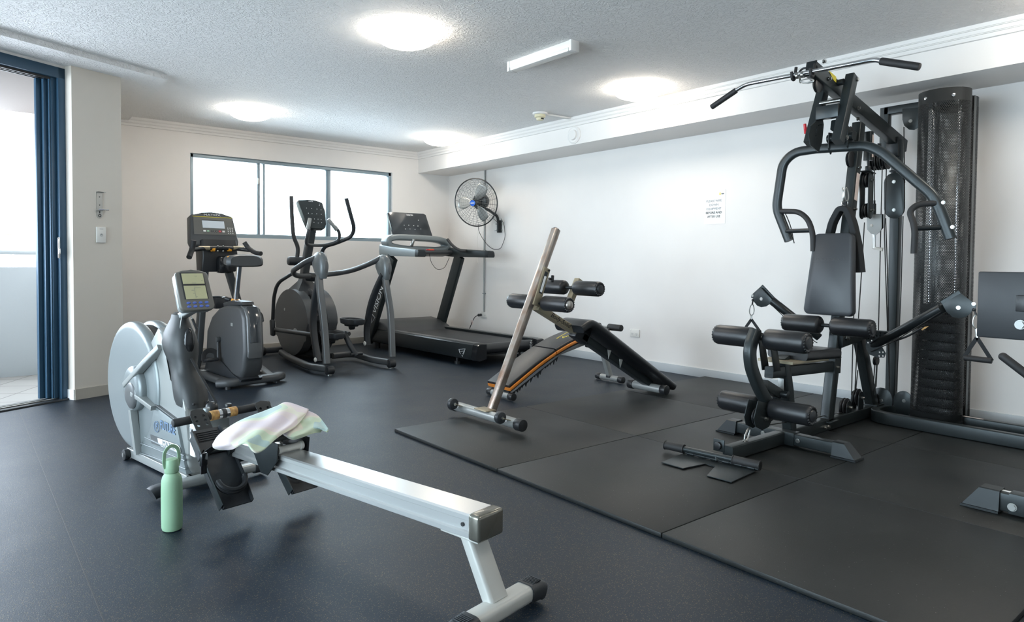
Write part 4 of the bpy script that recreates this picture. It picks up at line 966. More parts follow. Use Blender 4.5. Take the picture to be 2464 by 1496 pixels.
b.prism([V((-xs, y, z)) for y, z in ((1.52, .20), (1.60, .245), (1.72, .30), (1.95, .325), (2.08, .30), (2.14, .22), (2.14, .08), (1.6, .08))], (2*xs, 0, 0), bev=.02, seg=3); b.done('motor_cover', trd)
lgx = tv(1113, 847, -.47)
b = MB(M['print_w'])
def vpt(px, py): p = tv(px, py, -.468); return V((-.4655-.001, p.y, p.z))
for p_, q_ in (((1104, 840), (1119, 839)), ((1119, 839), (1116, 849)), ((1116, 849), (1113, 857)), ((1113, 857), (1106, 848)), ((1106, 848), (1104, 840)), ((1108, 845), (1117, 844)), ((1117, 844), (1113, 852))):
    b.bar([vpt(*p_), vpt(*q_)], .003, .005, hint=(1, 0, 0), c=.0005)
b.done('logo_mark', trd)
# uprights
for s in (-1, 1):
    if s < 0: P = [V((-.46, 2.0, .08)), V((-.455, tv(945, 625, -.455).y, tv(945, 625, -.455).z+.03))]
    else: P = [V((.42, tv(1060, 778, .42).y, .24)), V((.42, tv(1106, 620, .42).y, tv(1106, 620, .42).z+.02))]
    b = MB(M['gun']); b.bar(P, .055, .155, hint=(1, 0, 0) if False else (0, 1, 0), c=.014)
    b.done('upright', trd)
    if s < 0:
        d_ = (P[1]-P[0]).normalized(); mid = P[0]+d_*.42; side = V((0, -1, 0)); side = (side-d_*side.dot(d_)).normalized()
        text('lettering', 'VISION', .115, mid+V((-.0285, 0, 0))+d_*.14, d_, side*-1, M['print_w'], trd, .0008)
        b = MB(M['print_w']); c0 = mid+V((-.0285, 0, 0))-d_*.12
        tri = [c0+d_*.045-side*.04, c0+d_*.045+side*.045, c0-d_*.055+side*.01]
        for i in range(3): b.bar([tri[i], tri[(i+1) % 3]], .003, .009, hint=(1, 0, 0), c=.001)
        b.done('logo_mark', trd)
# console deck and arms
za = 1.09
for s, yn in ((-1, .92), (1, .80)):
    x_ = s*.43
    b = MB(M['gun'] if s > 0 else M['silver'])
    b.rings([[V((x_+a, y, z0+c*h_)) for a, c in ((-.045, -.5), (.045, -.5), (.05, -.2), (.045, .4), (.035, .5), (-.035, .5), (-.045, .4), (-.05, -.2))] for y, z0, h_ in ((1.72, 1.15, .12), (1.45, 1.125, .10), (yn+.05, 1.105, .075))]); b.done('side_arm', trd)
    b = MB(M['gund']); b.rings([[V((x_+a, y, z0+c*h_)) for a, c in ((-.047, -.5), (.047, -.5), (.052, -.2), (.047, .4), (.036, .52), (-.036, .52), (-.047, .4), (-.052, -.2))] for y, z0, h_ in ((yn+.06, 1.105, .078), (yn+.01, 1.103, .074), (yn, 1.10, .055))]); b.done('arm_tip', trd)
b = MB(M['char']); b.box((0, 1.58, 1.115), (.80, .22, .05), bev=.02, rot=(-8, 0, 0)); b.done('console_tray', trd)
lp = []
X0, X1_ = tu(930, 590, 1.62).x, tu(1072, 600, 1.62).x
zc_ = tu(1000, 583, 1.62).z
for i in range(40):
    a = 2*pi*i/40
    lp.append(V(((X0+X1_)/2 + (X1_-X0)/2*math.copysign(abs(cos(a))**.55, cos(a)), 1.62-.02*sin(a)-.0, zc_+.065*math.copysign(abs(sin(a))**.7, sin(a))-(.03*((cos(a)+1)/2)))))
b = MB(M['silver']); b.sweep(lp, rrect(.07, .15, .022), (0, 1, 0), closed=True); b.done('console_hoop', trd)
tc_ = tu(983, 537, 1.70); tt = radians(16); ty2 = V((0, sin(tt), cos(tt))); tn2 = V((0, -cos(tt), sin(tt)))
cs = [tu(px, py, 1.70) for px, py in ((934, 511), (1024, 514), (1040, 566), (946, 566))]
def onp(px, py, o=0):     # point on the tilted console face
    d = ray(px, py); d = V((d.dot(T.ex), d.dot(T.ey), d.z)); c0 = T.loc(CAM); t0 = (tc_-c0).dot(tn2)/d.dot(tn2); return c0 + d*t0 + tn2*o
q4 = [onp(*p, -.03) for p in ((933, 512), (940, 510), (1018, 514), (1024, 517), (1040, 567), (948, 567))]
b = MB(M['glossgrey']); b.prism(q4, tn2*.035, bev=.004); b.done('console_screen', trd)
xe, ye = (onp(1018, 520)-onp(940, 517)).normalized(), ty2
text('lettering', 'VISION', .030, onp(985, 518, .006), xe, ye, M['print_w'], trd)
for i, (px, py) in enumerate(((972, 542), (983, 542), (995, 543), (1005, 544), (975, 551), (986, 551), (998, 552), (1012, 551), (1006, 530))):
    b = MB(M['print_w']); b.cyl(onp(px, py, .004), onp(px, py, .0065), .005, n=10); b.done('touch_mark', trd)
b = MB(M['steel']); b.cyl(tu(990, 593, 1.45), tu(996, 575, 1.42), .018, bev=.005); b.done('joystick_left', trd)
b = MB(M['rubber']); b.tube([tu(1077, 576, 1.50), tu(1086, 588, 1.42), tu(1098, 598, 1.32), tu(1112, 604, 1.22), tu(1122, 604, 1.16)], .017, .06); b.done('curved_handlebar', trd)
b = MB(M['red'], M['yellow']); p = tu(1035, 601, 1.40); b.box((p.x, p.y, p.z), (.09, .05, .016), bev=.005); b.box((p.x+.01, p.y-.005, p.z+.009), (.05, .03, .004), bev=.001, mi=1); b.done('emergency_stop', trd)
b = MB(M['print_k']); b.tube([tu(1033, 610, 1.4), tu(1037, 632, 1.38), tu(1052, 650, 1.36), tu(1070, 645, 1.38), tu(1081, 620, 1.4)], .003, .05); b.done('safety_cord', trd)

# ================================================================ wall fan
fan_c = wx(1145, 487, 4.84)
fan = thing('wall_fan', 'black caged fan with blue hub badge on a wall bracket above the treadmill', 'fan', (XR, 6.38, 1.48))
FO = V((XR, 6.38, 1.48)); fcn = fan_c-FO
fn = (V((-.90, -.42, -.16))).normalized()           # where the fan looks
fa, fb = basis(fn, (0, 0, 1)); fR = .282
def fpnt(r, a, o): return fcn + fa*(r*cos(a)) + fb*(r*sin(a)) + fn*o
b = MB(M['black']); b.torus(fcn, fn, fR, .0075, 72, 8)
b.done('cage_rim', fan)
def cage(sign, nm, depth):
    b = MB(M['pewter'])
    NR = 24
    for k in range(NR):
        a = 2*pi*k/NR; b.tube([fpnt(r_, a+tw_, sign*depth*h_) for r_, h_, tw_ in ((.045, 1, 0), (.12, .97, .05*sign), (.20, .78, .1*sign), (.255, .42, .13*sign), (fR, 0, .15*sign))], .0016, n=5)
    for r_, h_ in ((.07, 1), (.10, .985), (.13, .95), (.16, .90), (.19, .82), (.215, .70), (.24, .53), (.262, .34)):
        b.torus(fcn+fn*(sign*depth*h_), fn, r_, .0011, 64, 4)
    return b.done(nm, fan)
cage(1, 'front_cage', .075); cage(-1, 'rear_cage', .085)
b = MB(M['blackgloss'], M['blue'], M['plastic_w']); b.cyl(fcn+fn*.055, fcn+fn*.082, .040, bev=.004); b.cyl(fcn+fn*.082, fcn+fn*.085, .034, mi=1); b.box(fcn+fn*.0865, (.05, .010, .002), ex=fa, ey=fb, mi=2); b.done('hub_badge', fan)
for k in range(3):
    b = MB(M['silver2']); rr_ = []
    for i in range(8):
        t_ = i/7; r_ = .04+.20*t_; w_ = .20+.28*sin(pi*min(1, t_*.9+.1)); a0 = 2*pi*k/3
        rr_.append([fpnt(r_, a0-w_+2*w_*j/6, (.022-.044*j/6)*(1-.4*t_)) for j in range(7)])
    for i in range(7):
        A = [b.bm.verts.new(p) for p in rr_[i]]; B_ = [b.bm.verts.new(p) for p in rr_[i+1]]
        for j in range(6): b._f([A[j], A[j+1], B_[j+1], B_[j]])
    bmesh.ops.remove_doubles(b.bm, verts=b.bm.verts, dist=.0001)
    o = b.done('fan_blade', fan); md = o.modifiers.new('t', 'SOLIDIFY'); md.thickness = .0018
b = MB(M['gund']); b.cyl(fcn-fn*.21, fcn-fn*.085, .085, .098, n=32, bev=.018); b.cyl(fcn-fn*.09, fcn+fn*.05, .022); b.done('motor_housing', fan)
jt = fcn-fn*.14+V((0, 0, -.085))
b = MB(M['gund']); b.tube([jt, jt+V((.07, -.02, -.0)), (-.045, .02, .10), (-.045, 0, .03), (-.045, 0, -.09)], .0165, .05); b.cyl(fcn-fn*.14, jt, .018); b.done('support_arm', fan)
b = MB(M['plastic_w']); b.box((-.004, 0, -.02), (.008, .085, .175), bev=.002); b.done('wall_plate', fan)
b = MB(M['gund']); b.box((-.026, 0, -.03), (.040, .055, .15), bev=.006); b.done('arm_bracket', fan)
for z in (.0, -.075):
    b = MB(M['steel']); b.cyl((-.045, .03, z), (-.045, .060, z), .006); b.torus((-.045, .068, z), (1, 0, 0), .010, .002, 16, 6); b.done('wing_bolt', fan)
    b = MB(M['steel']); b.cyl((-.02, -.03, z), (-.02, -.042, z), .007); b.done('bolt', fan)
b = MB(M['print_k'])
def fl_(px, py, X): return wx(px, py, X)-FO
b.tube([fl_(1151, 541, 4.98), fl_(1152, 556, 5.08), fl_(1160, 572, 5.19), fl_(1173, 590, 5.19), fl_(1186, 600, 5.20), fl_(1205, 599, 5.20), fl_(1216, 570, 5.20), fl_(1213, 540, 5.2), fl_(1206, 526, 5.18)], .0032, .05); b.done('power_cord', fan)
b = MB(M['print_k']); b.tube([fl_(1184, 524, 5.0), fl_(1192, 530, 5.1), fl_(1198, 537, 5.16)], .0028, .02); b.done('motor_cord', fan)
b = MB(M['plastic_w']); b.tube([fl_(1149.5, 545, 5.05), fl_(1149.5, 630, 5.05)], .0015, n=6); b.sph(fl_(1149.5, 633, 5.05), .006); b.done('pull_cord', fan)

# ================================================================ sit-up bench (tall, with foot rollers)
S = Frame(2.56, 3.27, 0, .02)
sit = thing('situp_bench', 'black sit-up bench with tall worn chrome post and four foot rollers', 'bench', S.O, 0)
SL = lambda px, py, Y=3.27: wy(px, py, Y)-S.O
pb_, pt_ = SL(1180, 1000), SL(1338, 552)
b = MB(M['rust']); b.bar([V((pb_.x, 0, .055)), pt_], .048, .048, hint=(0, 1, 0), c=.006); b.done('upright_post', sit)
b = MB(M['black']); b.cyl(pt_, pt_+(pt_-pb_).normalized()*.008, .026, .018); b.done('post_cap', sit)
s0_, s1_ = SL(1283, 735), SL(1310, 645)
b = MB(M['tan']); b.bar([s0_, s1_], .062, .062, hint=(0, 1, 0), c=.006); b.done('adjuster_sleeve', sit)
dd = (s1_-s0_).normalized(); rtd = dd.cross(V((0, 1, 0))).normalized()
b = MB(M['chard'], M['paper']); mid_ = (s0_+s1_)/2+dd*.03; b.box(mid_+V((0, -.0325, 0)), (.026, .002, .15), ex=rtd, ey=(0, 1, 0)); b.box(mid_+V((0, -.034, 0))-dd*.01, (.018, .002, .11), ex=rtd, ey=(0, 1, 0), mi=1); b.done('instruction_label', sit)
b = MB(M['black']); k_ = SL(1326, 670); b.cyl(k_-V((.02, 0, 0)), k_+V((.012, 0, -.004)), .008); b.cyl(k_+V((.01, 0, -.025)), k_+V((.014, 0, .022)), .011, bev=.004); b.done('adjuster_knob', sit)
for t_, y_ in ((.06, -.0325), (.94, -.0325)):
    q = s0_+(s1_-s0_)*t_; b = MB(M['black']); b.cyl(q+V((.015, y_, 0)), q+V((.015, y_-.006, 0)), .007); b.done('bolt', sit)
# cross tubes on the floor
b = MB(M['silver2'], M['tan']); b.cyl((0, -.31, .052), (0, .31, .052), .031); b.box((0, 0, .084), (.085, .12, .006), bev=.002, mi=1); b.done('front_cross_tube', sit)
for s in (-1, 1):
    b = MB(M['black']); b.cyl((0, s*.305, .052), (0, s*.36, .052), .036, bev=.004); b.done('tube_cap', sit)
    b = MB(M['chard'], M['steel']); yq = s*.24; wxx = -.075; wzz = .088
    b.cyl((wxx, yq-.018, wzz), (wxx, yq+.018, wzz), .036, bev=.008); b.cyl((wxx, yq-.026, wzz), (wxx, yq+.026, wzz), .010, mi=1); b.done('transport_wheel', sit)
    b = MB(M['tan']); 
    for dy in (-.024, .024): b.bar([(wxx, yq+dy, wzz), (.0, yq+dy, .062)], .004, .026, hint=(0, 1, 0), c=.001)
    b.done('wheel_bracket', sit)
rc = SL(1558, 945); rx = rc.x
b = MB(M['silver2']); b.cyl((rx, -.14, .052), (rx, .13, .052), .031); b.done('rear_cross_tube', sit)
for s in (-1, 1):
    b = MB(M['black']); b.cyl((rx, s*.13, .052), (rx, s*.18, .052), .036, bev=.004); b.done('tube_cap', sit)
# boom and roller arm
bm0, bm1 = SL(1290, 738), SL(1388, 800)
b = MB(M['tan']); b.bar([bm0, bm1], .045, .065, hint=(0, 1, 0), c=.005); b.done('boom', sit)
bd = (bm1-bm0).normalized(); bu = V((0, -1, 0)).cross(bd); bu = bu if bu.z > 0 else -bu
text('lettering', 'Body-Solid', .046, (bm0+bm1)/2+V((0, -.034, 0))+bd*.0, bd, bu, M['print_k'], sit, .0006, shear=.4)
ra0, ra1 = SL(1362, 748), SL(1392, 672)
b = MB(M['tan']); b.bar([ra0, ra1], .040, .048, hint=(0, 1, 0), c=.005); b.done('roller_arm', sit)
def roller(parent, c, axis, L0, L1, r, capm='chard', name='foam_roller', hub='black', rod=True):
    axis = V(axis).normalized(); c = V(c)
    for a0, a1 in ((L0, L1), (-L1, -L0)):
        b = MB(M['vinyl']); s_ = 1
        prof = [(0, r*.35), (.003, r*.72), (.012, r*.93), (.022, r), ((a1-a0)-.02, r), ((a1-a0)-.008, r*.93), ((a1-a0)-.001, r*.78), ((a1-a0)-.004, r*.62), ((a1-a0)-.004, r*.3)]
        if a0 < 0: prof = [((a1-a0)-h, q) for h, q in prof][::-1]
        b.lathe(c+axis*a0, axis, prof, 36); o_ = b.done(name, parent)
        e_ = c+axis*(a1 if a0 > 0 else a0); sg = 1 if a0 > 0 else -1
        b = MB(M[capm]); b.lathe(e_-axis*(sg*.004), axis*sg, [(0, r*.6), (.006, r*.52), (.009, r*.3), (.010, .003)], 24)
        b.done('roller_cap', o_); b = MB(M['vinyl'])
        for i in range(18):       # gathered vinyl around the end
            a = 2*pi*i/18; p_, q_ = basis(axis); b.sph(e_-axis*(sg*.006)+p_*(r*.80*cos(a))+q_*(r*.80*sin(a)), .0065, n=8)
        b.done('gathered_end', o_)
    if rod: b = MB(M['gund']); b.cyl(c-axis*(L1-.03), c+axis*(L1-.03), .011); b.done('roller_rod', parent)
r1 = SL(1300, 731, 3.27); r1 = V((wx(1228, 727, 0+2.56+.0).x*0 + r1.x, 0, r1.z))
roller(sit, (SL(1297, 728).x, 0, SL(1297, 728).z), (0, 1, 0), .045, .285, .050, 'rust')
roller(sit, (SL(1373, 692).x, 0, SL(1373, 692).z), (0, 1, 0), .045, .275, .050, 'chard')
# frame under the pad and pad
f0, f1 = SL(1400, 800), SL(1560, 938)
b = MB(M['gun']); b.bar([f0+V((-.02, 0, -.02)), V((f1.x, 0, .075))], .050, .075, hint=(0, 1, 0), c=.005); b.done('bench_frame', sit)
b = MB(M['vinyl']); b.box(f0+V((-.015, 0, -.0)), (.14, .075, .12), bev=.012, rot=(0, 30, 0)); b.done('hinge_boot', sit)
def pad(parent, pts, hw, th, m=M['vinyl'], nm='pad', bev=.022, hint=(0, 1, 0)):
    b = MB(m); b.bar(pts, hw*2, th, hint=hint, c=bev); return b.done(nm, parent)
pp_ = [SL(1374, 782), SL(1392, 776), SL(1412, 785), SL(1592, 925)]
pz = [V((p.x, 0, p.z)) for p in pp_]
b = MB(M['vinyl'])
b.sweep(rp([pz[0]+V((-.02, 0, -.03)), pz[1], pz[2], pz[3]+V((0, 0, .0))], .05, 5), rrect(.27, .055, .02, 4), (0, 1, 0)) if False else None
b.bar(rp([pz[0]+V((-.02, 0, -.02)), pz[1]+V((0, 0, .01)), pz[2]+V((.0, 0, .0)), pz[3]], .06, 5), .055, .27, hint=(0, 0, 1) if False else (0, 1, 0), c=.02)
b.done('bench_pad', sit)
for px, py in ((1462, 848), (1490, 870)):
    q = SL(px, py, 3.13); b = MB(M['silver2']); b.prism([q+V((0, 0, .02)), q+V((.035, 0, .012)), q+V((.008, 0, -.045))], (0, -.003, 0)); b.done('torn_vinyl_flap', sit)

# ================================================================ curved low bench with orange edge
W = Frame(3.18, 3.87, 0)
low = thing('ab_bench', 'low curved black bench with orange sides behind the chrome post', 'bench', W.O, 0)
WL = lambda px, py, Y=3.87: wy(px, py, Y)-W.O
path1 = [V((-.02, 0, .085)), V((.12, 0, .16)), V((.28, 0, .245)), V((.44, 0, .315))]
path2 = [V((.45, 0, .320)), V((.60, 0, .375)), V((.78, 0, .42)), V((.92, 0, .44)), V((1.06, 0, .44))]
for pth, tx_ in ((path1, None), (path2, 'Evolve')):
    b = MB(M['orange']); b.bar(rp(pth, .08), .026, .265, hint=(0, 1, 0), c=.008); o = b.done('pad_edge', low, label='orange vinyl side band')
    b = MB(M['vinyl']); b.bar(rp([p+V((-.006, 0, .020)) for p in pth], .08), .028, .255, hint=(0, 1, 0), c=.012); b.done('pad_top', low)
    b = MB(M['fabric']); b.bar(rp([p+V((.012, 0, -.024)) for p in pth], .08), .018, .20, hint=(0, 1, 0), c=.003)
    b.done('pad_base', low)
random.seed(11)
b = MB(M['fabric'])
for k in range(16):
    t_ = (k+.5)/16; q = path1[0].lerp(path1[-1], t_)+V((.02, -.115, -.035)); b.prism([q, q+V((.036, 0, .016)), q+V((.016+random.uniform(-.012, .012), 0, -.006-random.uniform(0, .03)))], (0, .003, 0))
tag(b.done('torn_fabric_edge', low), kind='stuff')
b = MB(M['yellow']); q0_, q1_ = path2[1], path2[2]; dq = (q1_-q0_).normalized(); un = V((-dq.z, 0, dq.x))
b.bar([q0_+un*.0345+V((0, .02, 0)), q1_+un*.0345+V((0, .06, 0))], .002, .006, hint=(0, 1, 0), c=.0005); b.done('print_stripe', low)
text('lettering', 'Evolve', .055, (q0_+q1_)/2+un*.0352+V((.0, -.03, 0)), (-.0, -1, 0) if False else (dq+V((0, -.3, 0))), (0, 1, 0), M['yellow'], low, .0005, shear=.4, align='CENTER')
b = MB(M['silver2']); b.cyl((.0, -.11, .032), (.0, .11, .032), .024); b.done('front_foot_tube', low)
b = MB(M['silver2']); b.cyl((1.21, -.11, .032), (1.21, .11, .032), .024); b.done('rear_foot_tube', low)
for x in (0, 1.21):
    for s in (-1, 1): b = MB(M['black']); b.cyl((x, s*.10, .032), (x, s*.15, .032), .028, bev=.003); b.done('tube_cap', low)
b = MB(M['silver2']); b.bar([(0, 0, .04), (.45, 0, .27), (.98, 0, .38)], .04, .04, hint=(0, 1, 0), c=.004); b.done('bench_frame', low)
b = MB(M['silver2']); b.bar([(1.21, 0, .04), (1.08, 0, .36)], .045, .04, hint=(0, 1, 0), c=.004); b.done('rear_leg', low)
b = MB(M['chard']); b.box((1.195, 0, .045), (.03, .04, .02), bev=.002); b.done('leg_bracket', low)
b = MB(M['silver2']); b.bar([(1.10, 0, .36), (1.14, 0, .47)], .03, .03, hint=(0, 1, 0)); b.cyl((1.13, -.12, .475), (1.13, .12, .475), .010); b.done('handle_post', low)
for s in (-1, 1): b = MB(M['rubber']); b.cyl((1.13, s*.05, .478), (1.13, s*.19, .478), .028, bev=.006); b.done('foam_grip', low)
b = MB(M['black']); b.box((.93, -.05, .345), (.10, .08, .05), bev=.01); b.tube([(.93, -.08, .34), (.99, -.13, .33), (.99, -.13, .285)], .005); b.done('adjuster_latch', low)
# ================================================================ multi gym
GX, GY, GZ = 3.60, 1.90, .02
GO = V((GX, GY, GZ))
gym = thing('multi_gym', 'black multi gym with tall upright, back pad, rollers and perforated weight tower', 'multi gym', GO, 0)
gy = lambda px, py, Y=GY: wy(px, py, Y)-GO          # pixel -> point in the vertical plane at depth-row Y
gx = lambda px, py, X: wx(px, py, X)-GO
gp = lambda X, Y, Z: V((X-GX, Y-GY, Z-GZ))
YH = (0, 1, 0)
def gbar(nm, pts, w_, h_, m='gun', hint=YH, fil=0, c=.006, par=gym, label=None, nf=6):
    b = MB(M[m]); w_, h_ = (h_, w_) if hint == YH else (w_, h_)
    b.bar(pts, w_, h_, fil=fil, hint=hint, c=c, nf=nf); return b.done(nm, par, label=label)
def bolt(p, d, r=.010, m='steel', par=gym, ln=.008, nm='bolt'):
    b = MB(M[m]); p = V(p); d = V(d).normalized(); b.cyl(p, p+d*(ln*.4), r*1.25, n=16); b.cyl(p, p+d*ln, r, n=6); return b.done(nm, par)
# base
gbar('main_beam', [gp(3.05, GY, .062), gp(4.80, GY, .062)], .055, .070)
b = MB(M['gun'], M['black']); q = gp(3.05, GY+.005, .085); b.box((q.x, q.y+.045, q.z+.005), (.006, .062, .062), bev=.001)
b.done('stop_plate', gym)
b = MB(M['black']); b.cyl((q.x-.003, q.y+.045, q.z+.005), (q.x-.018, q.y+.045, q.z+.005), .019, bev=.003); b.done('rubber_bumper', gym)
gbar('cross_foot', [gp(3.59, 1.56, .064), gp(3.59, 2.22, .064)], .055, .062, hint=(0, 0, 1))
for s, ye in ((-1, 1.50), (1, 2.28)):
    b = MB(M['gund']); yi = ye - s*.115
    b.rings([[V((3.59-GX+sx_*w_, y_-GY, z_-GZ)) for sx_, y_ in ((-1, yi), (1, yi), (1, ye-s*k_), (-1, ye-s*k_))] for z_, w_, k_ in ((.022, .052, -.008), (.030, .052, -.006), (.031, .044, 0), (.098, .034, .055), (.101, .030, .058))])
    b.done('rubber_boot', gym)
for y_ in (1.80, 2.0): bolt(gp(3.562, y_, .064), (-1, 0, 0))
gbar('cross_bracket', [gp(3.59, 1.82, .064), gp(3.59, 1.98, .064)], .066, .072, hint=(0, 0, 1), c=.003)
# main leaning column
C0, C1 = gp(4.105, GY, .08), gp(4.44, GY, 1.90)
gbar('column', [C0, C1], .055, .070)
cd_ = (C1-C0).normalized()
col_at = lambda z: C0 + (C1-C0)*((z-.08)/1.82)
b = MB(M['gun']); b.box(C0+V((0, 0, -.0)), (.12, .10, .010), bev=.001); b.done('column_foot', gym)
for z in (.40, .46): bolt(col_at(z)+V((.0, -.028, 0)), (0, -1, 0), .008, ln=.016)
for z in (1.36, 1.62): bolt(col_at(z)+V((.0, -.028, 0)), (0, -1, 0), .008, ln=.016)
for x_ in (4.02, 4.06): bolt(gp(x_, GY-.028, .055), (0, -1, 0), .009, ln=.014)
b = MB(M['label']); lc = col_at(1.50)+V((.004, -.0285, 0)); b.box(lc, (.042, .001, .17), ex=(cd_.cross(V((0, 1, 0)))), ey=YH); b.done('warning_label', gym)
# rear leg and low link
gbar('rear_leg', [gp(4.52, GY-.0, .56), gp(4.74, GY, .075)], .055, .075)
b = MB(M['gun']); b.box(gp(4.74, GY, .10), (.11, .10, .008), bev=.001); b.done('leg_foot', gym)
gbar('low_link', [gp(4.18, GY-.03, .555), gp(4.58, GY-.03, .595)], .040, .075)
bolt(gp(4.22, GY-.052, .575), (0, -1, 0), .010, ln=.02); bolt(gp(4.50, GY-.055, .595), (0, -1, 0), .011, ln=.01)
gbar('seat_beam', [gp(3.43, GY, .435), gp(4.17, GY, .405)], .050, .062)
gbar('beam_collar', [gp(4.125, GY, .41), gp(4.20, GY, .405)], .066, .09, c=.004)
gbar('front_post', [gy(1882, 858), gy(1893, 940), gy(1900, 1036)], .055, .060)
b = MB(M['silver2']); q = gy(1886, 930)+V((-.033, 0, 0)); b.box(q, (.004, .034, .10), bev=.001); b.done('post_plate', gym)
# seat
sa, sb = gy(1858, 846), gy(2020, 848)
b = MB(M['vinyl']); b.bar([sa+V((.16, 0, -.024)), sa+V((.56, 0, -.042))], .058, .23, hint=YH, c=.02); b.done('seat_pad', gym)
b = MB(M['tan']); b.bar([sa+V((.03, 0, -.055)), sa+V((.44, 0, -.066))], .014, .20, hint=YH, c=.002); b.done('seat_board', gym)
# leg extension arm, pulley fork
gbar('leg_arm', [gy(1818, 797), gy(1803, 838), gy(1806, 880), gy(1822, 925), gy(1845, 968)], .050, .062, fil=.06, c=.012)
b = MB(M['gund'])
for dy in (-.036, .030):
    b.prism([gy(1836, 797)+V((0, dy, 0)), gy(1850, 803)+V((0, dy, 0)), gy(1864, 890)+V((0, dy, 0)), gy(1848, 892)+V((0, dy, 0))], (0, .006, 0), bev=.001)
b.done('pivot_plates', gym); bolt(gy(1846, 812)+V((0, -.038, 0)), (0, -1, 0), .010)
gbar('arm_strut', [gy(1838, 925), gy(1872, 946)], .045, .055)
b = MB(M['gund']); b.cyl(gy(1872, 946)+V((0, -.06, 0)), gy(1872, 946)+V((0, .05, 0)), .020, bev=.003); b.done('pivot_tube', gym)
gbar('link_bar', [gy(1868, 950), gy(1868, 990), gy(1866, 1010)], .030, .035)
b = MB(M['gun'])
for dy in (-.030, .024):
    b.prism([gy(px, py)+V((0, dy, 0)) for px, py in ((1812, 962), (1850, 972), (1848, 1000), (1838, 1024), (1822, 1032), (1806, 1024), (1802, 1004))], (0, .005, 0), bev=.001)
b.done('pulley_fork', gym)
def wheel(c, ax, r, th=.022, par=gym, nm='pulley_wheel'):
    c = V(c); ax = V(ax).normalized(); b = MB(M['black'])
    b.lathe(c-ax*(th/2), ax, [(0, r*.3), (0, r*.92), (th*.12, r), (th*.3, r*.97), (th*.5, r*.80), (th*.7, r*.97), (th*.88, r), (th, r*.92), (th, r*.3)], 36); return b.done(nm, par)
wheel(gy(1822, 1002)+V((0, -.002, 0)), YH, .046); bolt(gy(1828, 1004)+V((0, -.031, 0)), (0, -1, 0), .008, ln=.016)
b = MB(M['gund']); b.tube([gy(1840, 1014), gy(1856, 1010), gy(1868, 992), gy(1872, 968)], .009, .03); b.done('guide_hook', gym)
b = MB(M['print_k']); b.tube([gy(1838, 1024), gp(4.0, GY, .115), gp(4.30, GY, .10)], .003); b.done('low_cable', gym)
# foam rollers
def gr(X, Z, r=.055, nm='foam_roller', a=.028, L=.262): roller(gym, gp(X, GY, Z), YH, a, L, r, 'chard', nm)
gr(3.335, .625); gr(3.395, .250, .054); gr(4.075, .655, .054)
# back pad
pb0, pb1 = V((4.10-GX, 0, .715-GZ)), V((4.15-GX, 0, 1.205-GZ)); pdir = (pb1-pb0).normalized(); pn = V((-pdir.z, 0, pdir.x))
b = MB(M['padgrey']); W0, W1 = .145, .115; rings_ = []
for o_, k in ((0, -.010), (.006, -.002), (.014, 0), (.044, 0), (.052, -.002), (.058, -.010)):
    hw0, hw1 = W0+k, W1+k; pts = []
    corners = [(-hw0, -k, 1), (hw0, -k, 2), (hw1, (pb1-pb0).length+k, 3), (-hw1, (pb1-pb0).length+k, 4)]
    cs_ = [(-1, -1), (1, -1), (1, 1), (-1, 1)]
    for (y_, t_, _), (sx_, sy_) in zip(corners, cs_):
        r_ = .030; cx_, cy_ = y_-sx_*r_, t_-sy_*r_; a0 = {(-1, -1): 180, (1, -1): 270, (1, 1): 0, (-1, 1): 90}[(sx_, sy_)]
        for j in range(5):
            a = radians(a0+90*j/4); pts.append(pb0 + pdir*(cy_+r_*sin(a)) + V((0, 1, 0))*(cx_+r_*cos(a)) + pn*(-.03+o_))
    rings_.append(pts)
b.rings(rings_); b.done('back_pad', gym)
tq = pb0 + pdir*.335 + pn*.0285
text('lettering', 'BODYCRAFT', .022, tq, (0, -1, 0), pdir, M['vinyl'], gym, .0008, sx=1.35)
b = MB(M['gund']); b.box(pb0+pdir*.30+V((.06, 0, 0)), (.08, .10, .20), bev=.004); b.done('pad_mount', gym)
# top boom
bt0, bt1 = gy(1952, 166), gy(2172, 352); bdir = (bt1-bt0).normalized()
gbar('boom', [bt0, bt1], .055, .085)
b = MB(M['yellow']); q = gy(1988, 190)+V((0, -.0285, .0)); b.prism([q+bdir*a+V((-bdir.z, 0, bdir.x))*c for a, c in ((-.045, .030), (.055, .030), (.065, -.002), (.035, -.002))], (0, -.001, 0)); b.done('caution_label', gym)
b = MB(M['gund']); b.box(bt0+bdir*-.004, (.008, .058, .088), ex=bdir, ey=YH, bev=.001); b.done('boom_cap', gym)
b = MB(M['gund']); b.box(gy(2155, 352)+V((0, 0, -.01)), (.12, .075, .13), bev=.003); b.done('boom_bracket', gym)
bolt(gy(1968, 151)+V((0, -.03, 0)), (0, -1, 0), .009, ln=.016); bolt(gy(1982, 188)+V((0, -.03, -.01)), (0, -1, 0), .009, ln=.016)
bolt(gy(2052, 262)+V((0, -.03, 0)), (0, -1, 0), .009, ln=.014); bolt(gy(2050, 288)+V((0, -.03, 0)), (0, -1, 0), .009, ln=.014)
wheel(gy(1968, 204), YH, .045); 
b = MB(M['gund']); b.torus(gy(1968, 204)+V((0, 0, 0)), YH, .052, .005, 24, 6, a0=20, a1=200); b.done('pulley_guard', gym)
